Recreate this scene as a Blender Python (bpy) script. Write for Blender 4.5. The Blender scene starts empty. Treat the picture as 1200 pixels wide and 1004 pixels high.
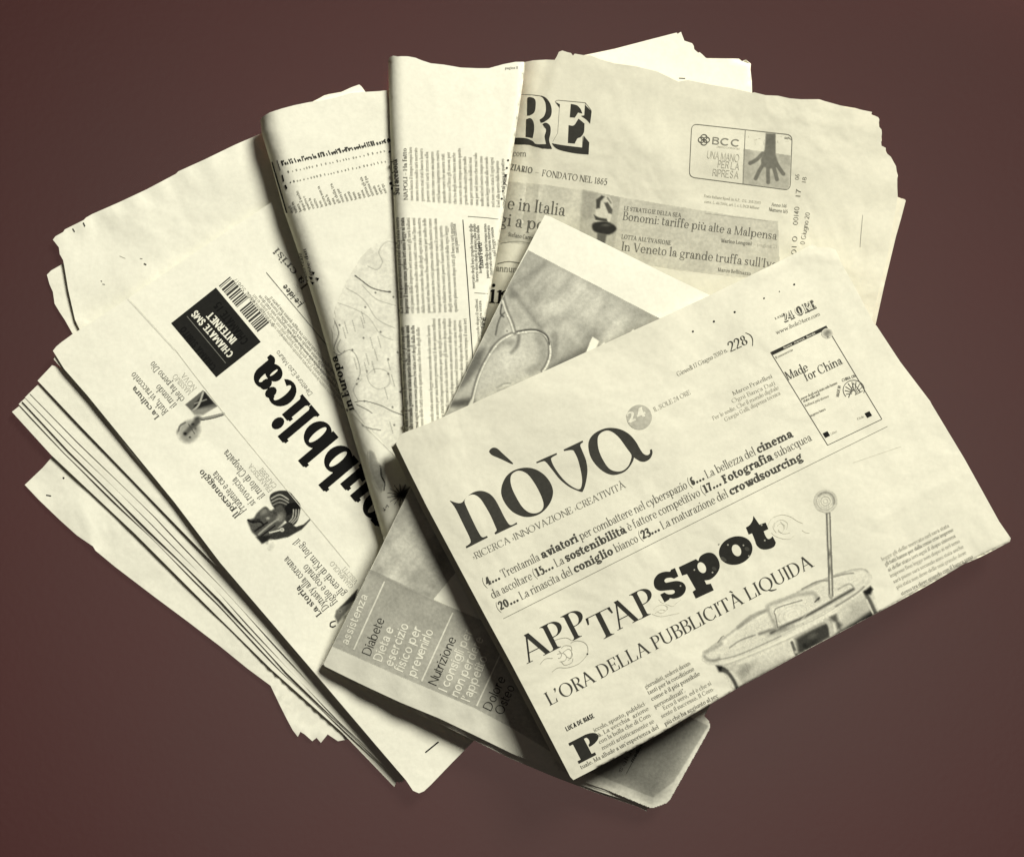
import bpy, math, random
import numpy as np
from mathutils.geometry import delaunay_2d_cdt
from mathutils import Vector

scene = bpy.context.scene
# ------------------------------------------------------------------ camera, world, lamp, exposure
CAM_H = 1.2
UNIT = 0.0005                       # metres per photograph pixel on the table top
cam_data = bpy.data.cameras.new('camera')
cam = bpy.data.objects.new('camera', cam_data)
scene.collection.objects.link(cam)
cam.location = (0, 0, CAM_H)
cam_data.sensor_width = 36
cam_data.lens = 36 * CAM_H / (1200 * UNIT)
cam_data.clip_start = 0.05
cam_data.clip_end = 50
scene.camera = cam

world = bpy.data.worlds.new('World')
scene.world = world
world.use_nodes = True
wn, wl = world.node_tree.nodes, world.node_tree.links
wn.clear()
w_out = wn.new('ShaderNodeOutputWorld')
w_bg = wn.new('ShaderNodeBackground')
w_tc = wn.new('ShaderNodeTexCoord')
w_sep = wn.new('ShaderNodeVectorMath')
w_sep.operation = 'DOT_PRODUCT'
w_sep.inputs[1].default_value = (0.033, -0.018, 0.9993)
w_ramp = wn.new('ShaderNodeValToRGB')
wl.new(w_tc.outputs['Generated'], w_sep.inputs[0])
wl.new(w_sep.outputs['Value'], w_ramp.inputs[0])
wl.new(w_ramp.outputs[0], w_bg.inputs[0])
wl.new(w_bg.outputs[0], w_out.inputs[0])
rs = w_ramp.color_ramp
rs.interpolation = 'EASE'
rs.elements[0].position = 0.0
rs.elements[0].color = (0.006, 0.006, 0.0055, 1)
rs.elements[1].position = 1.0
rs.elements[1].color = (0.146, 0.196, 0.190, 1)
e = rs.elements.new(0.70); e.color = (0.009, 0.009, 0.008, 1)
e = rs.elements.new(0.90); e.color = (0.045, 0.022, 0.022, 1)
e = rs.elements.new(0.945); e.color = (0.094, 0.056, 0.056, 1)
e = rs.elements.new(0.978); e.color = (0.138, 0.170, 0.165, 1)
w_bg.inputs[1].default_value = 1.07

key_data = bpy.data.lights.new('key_lamp', 'AREA')
key = bpy.data.objects.new('key_lamp', key_data)
scene.collection.objects.link(key)
az, el, dist = math.radians(54), math.radians(42), 5.0
key.location = (dist*math.cos(el)*math.cos(az), dist*math.cos(el)*math.sin(az), dist*math.sin(el))
key.rotation_euler = (Vector((0, 0, 0)) - key.location).to_track_quat('-Z', 'Y').to_euler()
key_data.shape = 'DISK'
key_data.size = 1.6
key_data.energy = 420
key_data.color = (1.0, 0.985, 0.93)

scene.view_settings.view_transform = 'Standard'
scene.view_settings.look = 'None'
scene.view_settings.exposure = 0
scene.view_settings.gamma = 1
scene.view_settings.use_curve_mapping = False
scene.render.film_transparent = False
scene.render.filter_size = 1.7
scene.cycles.max_bounces = 6

# ------------------------------------------------------------------ materials
def nodes_of(name):
    m = bpy.data.materials.new(name)
    m.use_nodes = True
    nt = m.node_tree
    nt.nodes.clear()
    o = nt.nodes.new('ShaderNodeOutputMaterial')
    b = nt.nodes.new('ShaderNodeBsdfPrincipled')
    nt.links.new(b.outputs[0], o.inputs[0])
    return m, nt, b

def paper_material(name, col, mottle=0.05, seed=0.0, crumple=0.4, sheen=0.12):
    m, nt, b = nodes_of(name)
    N, L = nt.nodes, nt.links
    tc = N.new('ShaderNodeTexCoord')
    mp = N.new('ShaderNodeMapping'); mp.inputs['Location'].default_value = (seed, seed*2.3, 0)
    L.new(tc.outputs['Object'], mp.inputs[0])
    n1 = N.new('ShaderNodeTexNoise'); n1.inputs['Scale'].default_value = 22; n1.inputs['Detail'].default_value = 5
    n2 = N.new('ShaderNodeTexNoise'); n2.inputs['Scale'].default_value = 420; n2.inputs['Detail'].default_value = 3
    L.new(mp.outputs[0], n1.inputs[0]); L.new(mp.outputs[0], n2.inputs[0])
    r1 = N.new('ShaderNodeMapRange'); r1.inputs[1].default_value = 0.3; r1.inputs[2].default_value = 0.7
    r1.inputs[3].default_value = 1 - mottle; r1.inputs[4].default_value = 1 + mottle*0.4
    L.new(n1.outputs[0], r1.inputs[0])
    r2 = N.new('ShaderNodeMapRange'); r2.inputs[1].default_value = 0.25; r2.inputs[2].default_value = 0.75
    r2.inputs[3].default_value = 1 - 0.05; r2.inputs[4].default_value = 1.03
    L.new(n2.outputs[0], r2.inputs[0])
    mu = N.new('ShaderNodeMath'); mu.operation = 'MULTIPLY'
    L.new(r1.outputs[0], mu.inputs[0]); L.new(r2.outputs[0], mu.inputs[1])
    mx = N.new('ShaderNodeVectorMath'); mx.operation = 'SCALE'
    mx.inputs[0].default_value = col
    L.new(mu.outputs[0], mx.inputs['Scale'])
    L.new(mx.outputs[0], b.inputs['Base Color'])
    b.inputs['Roughness'].default_value = 0.85
    b.inputs['Specular IOR Level'].default_value = sheen
    # fibre and soft crumple relief
    n3 = N.new('ShaderNodeTexNoise'); n3.inputs['Scale'].default_value = 60; n3.inputs['Detail'].default_value = 6
    n3.inputs['Roughness'].default_value = 0.62
    L.new(mp.outputs[0], n3.inputs[0])
    bp = N.new('ShaderNodeBump'); bp.inputs['Strength'].default_value = 0.5; bp.inputs['Distance'].default_value = 0.0006
    L.new(n3.outputs[0], bp.inputs['Height'])
    n5 = N.new('ShaderNodeTexNoise'); n5.inputs['Scale'].default_value = 13; n5.inputs['Detail'].default_value = 3.5
    n5.inputs['Roughness'].default_value = 0.55; n5.inputs['Distortion'].default_value = 0.35
    L.new(mp.outputs[0], n5.inputs[0])
    bq = N.new('ShaderNodeBump'); bq.inputs['Strength'].default_value = crumple; bq.inputs['Distance'].default_value = 0.006
    L.new(n5.outputs[0], bq.inputs['Height'])
    L.new(bq.outputs[0], bp.inputs['Normal'])
    L.new(bp.outputs[0], b.inputs['Normal'])
    return m

def ink_material():
    m, nt, b = nodes_of('printing_ink')
    N, L = nt.nodes, nt.links
    at = N.new('ShaderNodeVertexColor'); at.layer_name = 'ink'
    tc = N.new('ShaderNodeTexCoord')
    n2 = N.new('ShaderNodeTexNoise'); n2.inputs['Scale'].default_value = 520; n2.inputs['Detail'].default_value = 3
    L.new(tc.outputs['Object'], n2.inputs[0])
    n4 = N.new('ShaderNodeTexNoise'); n4.inputs['Scale'].default_value = 70; n4.inputs['Detail'].default_value = 4
    L.new(tc.outputs['Object'], n4.inputs[0])
    r2 = N.new('ShaderNodeMapRange'); r2.inputs[1].default_value = 0.3; r2.inputs[2].default_value = 0.7
    r2.inputs[3].default_value = 0.88; r2.inputs[4].default_value = 1.10
    L.new(n2.outputs[0], r2.inputs[0])
    r4 = N.new('ShaderNodeMapRange'); r4.inputs[1].default_value = 0.3; r4.inputs[2].default_value = 0.7
    r4.inputs[3].default_value = 0.90; r4.inputs[4].default_value = 1.08
    L.new(n4.outputs[0], r4.inputs[0])
    mu = N.new('ShaderNodeMath'); mu.operation = 'MULTIPLY'
    L.new(r2.outputs[0], mu.inputs[0]); L.new(r4.outputs[0], mu.inputs[1])
    mx = N.new('ShaderNodeVectorMath'); mx.operation = 'SCALE'
    L.new(at.outputs[0], mx.inputs[0]); L.new(mu.outputs[0], mx.inputs['Scale'])
    L.new(mx.outputs[0], b.inputs['Base Color'])
    b.inputs['Roughness'].default_value = 0.8
    b.inputs['Specular IOR Level'].default_value = 0.12
    return m

def table_material():
    m = bpy.data.materials.new('satin_brown_table')
    m.use_nodes = True
    nt = m.node_tree; nt.nodes.clear()
    N, L = nt.nodes, nt.links
    o = N.new('ShaderNodeOutputMaterial')
    b = N.new('ShaderNodeBsdfGlossy')
    b.distribution = 'BECKMANN'
    df = N.new('ShaderNodeBsdfDiffuse'); df.inputs[0].default_value = (0.013, 0.0070, 0.0062, 1)
    ad = N.new('ShaderNodeAddShader')
    L.new(b.outputs[0], ad.inputs[0]); L.new(df.outputs[0], ad.inputs[1]); L.new(ad.outputs[0], o.inputs[0])
    tc = N.new('ShaderNodeTexCoord')
    ng = N.new('ShaderNodeTexNoise'); ng.inputs['Scale'].default_value = 260; ng.inputs['Detail'].default_value = 2
    L.new(tc.outputs['Object'], ng.inputs[0])
    nb = N.new('ShaderNodeBump'); nb.inputs['Strength'].default_value = 0.07; nb.inputs['Distance'].default_value = 0.0004
    L.new(ng.outputs[0], nb.inputs['Height']); L.new(nb.outputs[0], b.inputs['Normal'])
    n1 = N.new('ShaderNodeTexNoise'); n1.inputs['Scale'].default_value = 3.5; n1.inputs['Detail'].default_value = 3
    L.new(tc.outputs['Object'], n1.inputs[0])
    cr = N.new('ShaderNodeValToRGB')
    cr.color_ramp.elements[0].position = 0.3; cr.color_ramp.elements[0].color = (0.62, 0.268, 0.245, 1)
    cr.color_ramp.elements[1].position = 0.7; cr.color_ramp.elements[1].color = (0.56, 0.292, 0.262, 1)
    L.new(n1.outputs[0], cr.inputs[0])
    L.new(cr.outputs[0], b.inputs['Color'])
    b.inputs['Roughness'].default_value = 0.27
    return m

COL_WHITE = (0.825, 0.805, 0.645)      # bright newsprint
COL_CREAM = (0.735, 0.710, 0.555)     # tinted newsprint
COL_TINT = (0.655, 0.630, 0.485)
MAT_INK = ink_material()
MAT_TABLE = table_material()

# ------------------------------------------------------------------ object helpers
COLL = scene.collection
def link(o, parent=None):
    COLL.objects.link(o)
    if parent is not None:
        o.parent = parent
    return o

def thing(name, label, cat, at_px, group=None):
    o = bpy.data.objects.new(name, None)
    o.empty_display_size = 0.02
    COLL.objects.link(o)
    o.location = ((at_px[0]-600)*UNIT, (502-at_px[1])*UNIT, 0)
    o['label'] = label; o['category'] = cat
    if group: o['group'] = group
    return o

def world_pts(P, Z):
    """photograph pixels + height in mm -> metres"""
    z = Z * 0.001
    k = UNIT * (CAM_H - z) / CAM_H
    return np.stack([(P[:, 0]-600)*k, (502-P[:, 1])*k, z], 1)

def mesh_object(name, V, F, mat, parent, root, colors=None, smooth=True):
    me = bpy.data.meshes.new(name)
    off = np.array(root.location)
    me.from_pydata((V - off).tolist(), [], F if isinstance(F, list) else F.tolist())
    if colors is not None:
        ca = me.color_attributes.new('ink', 'FLOAT_COLOR', 'POINT')
        ca.data.foreach_set('color', np.concatenate([colors, np.ones((len(colors), 1))], 1).astype(np.float32).ravel())
    me.materials.append(mat)
    if smooth:
        me.polygons.foreach_set('use_smooth', np.ones(len(me.polygons), dtype=bool))
    o = bpy.data.objects.new(name, me)
    link(o)
    o.parent = parent
    if parent is root:
        pass                      # vertices are relative to the root
    return o

# ------------------------------------------------------------------ plane geometry helpers
def catmull(pts, n=5, closed=True):
    """smooth a traced outline; a point given with a third value is a corner"""
    P = [np.array(p[:2], float) for p in pts]
    C = [len(p) > 2 for p in pts]
    out = []
    N = len(P)
    rng = range(N) if closed else range(N-1)
    for i in rng:
        p1, p2 = P[i], P[(i+1) % N]
        p0 = P[i-1] if (closed or i > 0) else p1
        p3 = P[(i+2) % N] if (closed or i+2 < N) else p2
        t1 = (p2-p0)*0.5 if not C[i] else (p2-p1)*0.5
        t2 = (p3-p1)*0.5 if not C[(i+1) % N] else (p2-p1)*0.5
        for k in range(n):
            t = k/n
            out.append((2*t**3-3*t**2+1)*p1 + (t**3-2*t**2+t)*t1 + (-2*t**3+3*t**2)*p2 + (t**3-t**2)*t2)
    if not closed:
        out.append(P[-1])
    return np.array(out)

def area2(p):
    p = np.asarray(p)
    x, y = p[:, 0], p[:, 1]
    return float(np.sum(x*np.roll(y, -1) - np.roll(x, -1)*y))

def in_poly(X, Y, poly):
    poly = np.asarray(poly, float)
    ins = np.zeros(X.shape, bool)
    n = len(poly)
    for i in range(n):
        x1, y1 = poly[i]; x2, y2 = poly[(i+1) % n]
        if y1 == y2: continue
        c = (y1 > Y) != (y2 > Y)
        ins ^= c & (X < (x2-x1)*(Y-y1)/(y2-y1) + x1)
    return ins

def dist_path(X, Y, path):
    path = np.asarray(path, float)
    d = np.full(X.shape, 1e9)
    for i in range(len(path)-1):
        a, b = path[i], path[i+1]
        v = b-a
        L2 = max(float(v@v), 1e-9)
        t = np.clip(((X-a[0])*v[0] + (Y-a[1])*v[1])/L2, 0, 1)
        d = np.minimum(d, np.hypot(X-a[0]-t*v[0], Y-a[1]-t*v[1]))
    return d

def union_tris(polys, holes=()):
    """triangulate the union of simple polygons (minus holes)"""
    vs, fs = [], []
    for p in list(polys)+list(holes):
        p = [tuple(map(float, q)) for q in p]
        if abs(area2(p)) < 1e-9: 
            continue
        if area2(p) < 0: p = p[::-1]
        fs.append(list(range(len(vs), len(vs)+len(p))))
        vs += [Vector(q) for q in p]
    eds = []
    for f in fs: eds += list(zip(f, f[1:]+f[:1]))
    r = delaunay_2d_cdt(vs, eds, [], 0, 1e-6)
    V = np.array([tuple(v) for v in r[0]])
    T = [tuple(f) for f in r[2] if len(f) == 3]
    C = V[np.array(T)].mean(1)
    ins = np.zeros(len(C), bool)
    for p in polys:
        ins |= in_poly(C[:, 0], C[:, 1], p)
    for p in holes:
        ins &= ~in_poly(C[:, 0], C[:, 1], p)
    return V, [t for t, k in zip(T, ins) if k]

def split_long(V, T, lim):
    """midpoint-split edges longer than lim until none is left"""
    V = [tuple(v) for v in V]; T = [tuple(t) for t in T]
    for _ in range(8):
        mids = {}
        def mid(a, b):
            k = (a, b) if a < b else (b, a)
            if k not in mids:
                pa, pb = V[a], V[b]
                if math.hypot(pa[0]-pb[0], pa[1]-pb[1]) <= lim: mids[k] = -1
                else:
                    V.append(((pa[0]+pb[0])/2, (pa[1]+pb[1])/2)); mids[k] = len(V)-1
            return mids[k]
        out = []; ch = False
        for a, b, c in T:
            m = [mid(a, b), mid(b, c), mid(c, a)]
            n = sum(x >= 0 for x in m)
            if n == 0: out.append((a, b, c)); continue
            ch = True
            if n == 3:
                out += [(a, m[0], m[2]), (m[0], b, m[1]), (m[2], m[1], c), (m[0], m[1], m[2])]
            else:
                while not (m[0] >= 0 and (n == 1 or m[1] >= 0)):
                    a, b, c = b, c, a; m = [m[1], m[2], m[0]]
                if n == 1: out += [(a, m[0], c), (m[0], b, c)]
                else: out += [(m[0], b, m[1]), (a, m[0], m[1]), (a, m[1], c)]
        T = out
        if not ch: break
    return np.array(V), T

# ------------------------------------------------------------------ sheets of paper
class Sheet:
    """one sheet or folded bundle: outline in photograph pixels, height field in millimetres"""
    def __init__(self, outline, ctrl, thick, col, folds=(), creases=(), amp=0.5, wave=110, seed=1, smooth=0, edge_waves=(), lin=False):
        o = outline
        if smooth: o = catmull(o, smooth)
        self.outline = np.asarray([p[:2] for p in o], float)
        C = np.asarray(ctrl, float)
        self.lin = lin or len(C) < 6
        A = self.basis(C[:, 0], C[:, 1])
        R = np.eye(A.shape[1])*0.02; R[0, 0] = 0
        self.coef = np.linalg.solve(A.T@A + R, A.T@C[:, 2])
        self.thick, self.col, self.folds, self.creases = thick, col, folds, creases
        r = random.Random(seed)
        self.waves = []
        for i in range(7):
            a = r.uniform(0, math.pi); w = wave*r.uniform(0.45, 1.6)
            self.waves.append((math.cos(a)*2*math.pi/w, math.sin(a)*2*math.pi/w, r.uniform(0, 6.28), amp*r.uniform(0.2, 0.5)*min(1, w/wave)))
        self.edge_waves = edge_waves
    def basis(self, x, y):
        u, v = (x-600)/300, (y-500)/300
        c = [np.ones_like(u), u, v]
        if not self.lin: c += [u*u, u*v, v*v]
        return np.stack(c, -1)
    def fold_drop(self, x, y):
        drop = np.zeros_like(x)
        for path, r in self.folds:
            d = np.clip(dist_path(x, y, path), 0, r)
            rm = r*0.5
            drop = np.maximum(drop, rm - np.sqrt(np.maximum(rm*rm - ((r-d)*0.5)**2, 0)))
        return drop
    def base(self, x, y):
        z = self.basis(x, y)@self.coef
        for kx, ky, ph, a in self.waves:
            z = z + a*np.sin(kx*x + ky*y + ph)
        for path, a, w in self.creases:
            z = z + a*np.exp(-dist_path(x, y, path)/w)
        for path, a, w, k in self.edge_waves:      # ripples that die out away from an edge
            d = dist_path(x, y, path)
            p = np.asarray(path, float); dr = p[-1]-p[0]; dr = dr/np.hypot(*dr)
            s = (x-p[0][0])*dr[0] + (y-p[0][1])*dr[1]
            z = z + a*np.exp(-d/w)*np.sin(s*2*math.pi/k + d*0.03)
        return z
    def z(self, x, y):
        x = np.asarray(x, float); y = np.asarray(y, float)
        return self.base(x, y) - self.fold_drop(x, y)
    def bottom(self, x, y):
        d = self.fold_drop(x, y)
        zb = self.base(x, y)
        return np.minimum(zb - self.thick + np.minimum(d, self.thick*0.5), zb - d - 0.05)
    def build(self, name, mat, parent, root, step=6.0):
        o = self.outline
        pts = []
        n = len(o)
        zmin = float((self.z(o[:, 0], o[:, 1])).min())
        assert zmin > 0.0
        for i in range(n):
            a, b = o[i], o[(i+1) % n]
            k = max(1, int(np.hypot(*(b-a))/step))
            for j in range(k): pts.append(a + (b-a)*j/k)
        B = np.array(pts)
        if area2(B) < 0: B = B[::-1]
        x0, y0 = B.min(0); x1, y1 = B.max(0)
        gx, gy = np.meshgrid(np.arange(x0, x1, step), np.arange(y0, y1, step))
        gx = gx + (np.arange(gx.shape[0]) % 2)[:, None]*step*0.5
        gx, gy = gx.ravel(), gy.ravel()
        closed = np.vstack([B, B[:1]])
        k = in_poly(gx, gy, B)
        gx, gy = gx[k], gy[k]
        k = dist_path(gx, gy, closed) > step*0.45
        G = np.stack([gx[k], gy[k]], 1)
        for path, r in self.folds:                  # finer points where the sheet rolls over
            p = np.asarray(path, float)
            for i in range(len(p)-1):
                v = p[i+1]-p[i]; L = np.hypot(*v)
                if L < 2: continue
                nrm = np.array([-v[1], v[0]])/L
                for ang in (20, 33, 46, 59, 72, 84):
                    d = r*(1-math.cos(math.radians(ang)))
                    for s in np.arange(1.5, L, 4.0):
                        for sg in (1, -1):
                            G = np.vstack([G, (p[i]+v*s/L+nrm*d*sg)[None]])
        if self.folds:
            k = in_poly(G[:, 0], G[:, 1], B)
            G = G[k]
            k = dist_path(G[:, 0], G[:, 1], closed) > 0.25
            G = G[k]
        allp = np.vstack([B, G])
        nb = len(B)
        r = delaunay_2d_cdt([Vector(p) for p in allp.tolist()], [], [list(range(nb))], 1, 1e-5)
        V2 = np.array([tuple(v) for v in r[0]])
        F = [list(f) for f, og in zip(r[2], r[5]) if og]
        from collections import Counter
        ec = {}
        for f in F:
            for a, b in zip(f, f[1:]+f[:1]): ec[(a, b)] = ec.get((a, b), 0)+1
        bd = [(a, b) for (a, b) in ec if (b, a) not in ec]
        m = len(V2)
        zt = self.z(V2[:, 0], V2[:, 1]); zb = self.bottom(V2[:, 0], V2[:, 1])
        VT = world_pts(V2, zt)
        VB = VT.copy(); VB[:, 2] = np.maximum(zb, 0.15)*0.001
        FF = [f[::-1] for f in F] + [[i+m for i in f] for f in F]
        loc = {}
        for a, b in bd:
            for i in (a, b): loc.setdefault(i, len(loc))
        ix = np.array(list(loc)); k = len(ix)      # cut edges get their own points, so the edge stays crisp
        for a, b in bd: FF.append([2*m+loc[a], 2*m+loc[b], 2*m+k+loc[b], 2*m+k+loc[a]])
        ob = mesh_object(name, np.vstack([VT, VB, VT[ix], VB[ix]]), FF, mat, parent, root, smooth=False)
        sm = np.zeros(len(FF), bool); sm[:2*len(F)] = True
        ob.data.polygons.foreach_set('use_smooth', sm)
        self.obj = ob
        return ob

def tone_col(col, t):
    """printed tone t (0 solid ink .. 1 bare paper) on a paper colour"""
    t = np.asarray(t, float)
    k = np.maximum(np.power(np.clip(t, 0, 1.15), 2.2), 0.006)
    return np.asarray(col)[None, :]*k[:, None]

def flush(name, parent=None):
    """finish the print under way as a mesh of its own and start the next one"""
    global pr
    pr.build(name, parent or fp, root)
    pr = Print(pr.s)

class Print:
    """letters, rules and flat tints printed on a sheet; becomes one mesh"""
    def __init__(self, sheet):
        self.s = sheet; self.V = []; self.T = []; self.t = []; self.l = []; self.n = 0
    def add(self, V, T, tone, lift=0.14, lim=7):
        if len(T) == 0: return
        V = np.asarray(V, float)
        e = max(np.ptp(V[:, 0]), np.ptp(V[:, 1]))
        if e > lim: V, T = split_long(V[:, :2], [tuple(t) for t in T], lim)
        self.V.append(V); self.T += [tuple(i+self.n for i in t) for t in T]
        self.t.append(np.full(len(V), tone)); self.l.append(np.full(len(V), lift)); self.n += len(V)
    def poly(self, pts, tone, lift=0.14, holes=(), smooth=0):
        if smooth: pts = catmull(pts, smooth)
        V, T = union_tris([[p[:2] for p in pts]], holes)
        self.add(V, T, tone, lift)
    def line(self, pts, w, tone, lift=0.14, smooth=0):
        p = catmull(pts, smooth, False) if smooth else np.asarray([q[:2] for q in pts], float)
        out = []
        for i in range(len(p)):
            a = p[max(i-1, 0)]; b = p[min(i+1, len(p)-1)]
            d = b-a; d = d/max(np.hypot(*d), 1e-6)
            out.append((p[i], np.array([-d[1], d[0]])*w/2))
        V = [q+n for q, n in out]+[q-n for q, n in out]
        m = len(p); T = []
        for i in range(m-1):
            T += [(i, i+1, m+i+1), (i, m+i+1, m+i)]
        self.add(np.array(V), T, tone, lift)
    def dot(self, x, y, r, tone, lift=0.14):
        n = 12
        V = [(x, y)]+[(x+r*math.cos(6.2832*i/n), y+r*math.sin(6.2832*i/n)) for i in range(n)]
        self.add(np.array(V), [(0, 1+i, 1+(i+1) % n) for i in range(n)], tone, lift)
    def text(self, s, p0, p1, h, font, tone, lift=0.14, bold=None, tone2=None):
        p0 = np.array(p0, float)
        x = 0.0; pl = []; B = False
        for ch in s:
            if ch == '*': B = not B; continue
            f = bold if (B and bold) else font
            adv, V, T = f.glyph(ch)
            pl.append((x, V, T, B)); x += adv
        if p1 is None: raise ValueError
        p1 = np.array(p1, float)
        d = p1-p0; L = np.hypot(*d); d = d/L
        up = np.array([d[1], -d[0]])
        sx = L/max(x, 1e-6)
        for gx, V, T, b in pl:
            if len(T) == 0: continue
            Q = p0[None] + (V[:, :1]+gx)*sx*d[None] + V[:, 1:2]*h*up[None]
            self.add(Q, T, tone2 if (b and tone2 is not None) else tone, lift)
    def build(self, name, parent, root):
        if not self.V: return None
        V = np.vstack(self.V); t = np.concatenate(self.t); l = np.concatenate(self.l)
        Z = self.s.z(V[:, 0], V[:, 1]) + l
        return mesh_object(name, world_pts(V, Z), [list(f) for f in self.T], MAT_INK, parent, root, tone_col(self.s.col, t), smooth=False)

def sstep(x):
    x = np.clip(x, 0, 1)
    return x*x*(3-2*x)

class Picture:
    """a half-tone picture printed on a sheet: tones brushed on a grid, meshed where there is ink"""
    def __init__(self, sheet, x0, y0, x1, y1, step=1.0, seed=3):
        self.s = sheet; self.step = step
        self.X, self.Y = np.meshgrid(np.arange(x0, x1+step, step), np.arange(y0, y1+step, step))
        self.t = np.ones(self.X.shape); self.rng = np.random.default_rng(seed)
    def blend(self, m, val):
        self.t = self.t*(1-m) + val*m
    def poly(self, pts, val, soft=1.0, op=1.0, smooth=0):
        p = catmull(pts, smooth) if smooth else np.asarray([q[:2] for q in pts], float)
        ins = in_poly(self.X, self.Y, p)
        d = dist_path(self.X, self.Y, np.vstack([p, p[:1]]))
        sd = np.where(ins, d, -d)
        self.blend(op*sstep(sd/max(soft, 1e-3)*0.5+0.5), val)
    def stroke(self, pts, w, val, soft=1.0, op=1.0, smooth=4):
        p = catmull(pts, smooth, False) if smooth else np.asarray(pts, float)
        d = dist_path(self.X, self.Y, p)
        self.blend(op*sstep((w/2+soft/2-d)/max(soft, 1e-3)), val)
    def blob(self, x, y, rx, ry, val, op=1.0, ang=0.0, hard=0.0):
        c, s_ = math.cos(ang), math.sin(ang)
        u = ((self.X-x)*c+(self.Y-y)*s_)/rx; v = (-(self.X-x)*s_+(self.Y-y)*c)/ry
        r = np.hypot(u, v)
        self.blend(op*sstep((1-r)/(1-hard+1e-3)), val)
    def noise(self, scale, amp, mask=None):
        r = self.rng; n = np.zeros(self.X.shape)
        for i in range(10):
            a = r.uniform(0, 6.28); w = scale*r.uniform(0.5, 1.8)
            n += np.sin(self.X*math.cos(a)*6.28/w + self.Y*math.sin(a)*6.28/w + r.uniform(0, 6.28) + 1.5*np.sin(self.X*math.sin(a)*4/w+self.Y*math.cos(a)*3/w))
        n *= amp/3.2
        self.t = self.t + (n if mask is None else n*mask)
    def grain(self, amp, mask=None):
        n = self.rng.normal(0, amp, self.X.shape)
        self.t = self.t + (n if mask is None else n*mask)
    def build(self, name, parent, root, lift=0.08, clip=None, cut=None, thr=0.985, force=None):
        t = np.clip(self.t, 0.03, 1.0)
        H, W = t.shape
        use = t < thr
        if force is not None: use = use | force
        if clip is not None: use &= in_poly(self.X, self.Y, clip)
        if cut is not None: use &= ~in_poly(self.X, self.Y, cut)
        q = use[:-1, :-1] & use[1:, :-1] & use[:-1, 1:] & use[1:, 1:]
        idx = np.arange(H*W).reshape(H, W)
        F = np.stack([idx[:-1, :-1][q], idx[1:, :-1][q], idx[1:, 1:][q], idx[:-1, 1:][q]], 1)
        u, inv = np.unique(F, return_inverse=True)
        F = inv.reshape(F.shape)
        P = np.stack([self.X.ravel()[u], self.Y.ravel()[u]], 1)
        Z = self.s.z(P[:, 0], P[:, 1]) + lift
        return mesh_object(name, world_pts(P, Z), F, MAT_INK, parent, root, tone_col(self.s.col, t.ravel()[u]))
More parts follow.
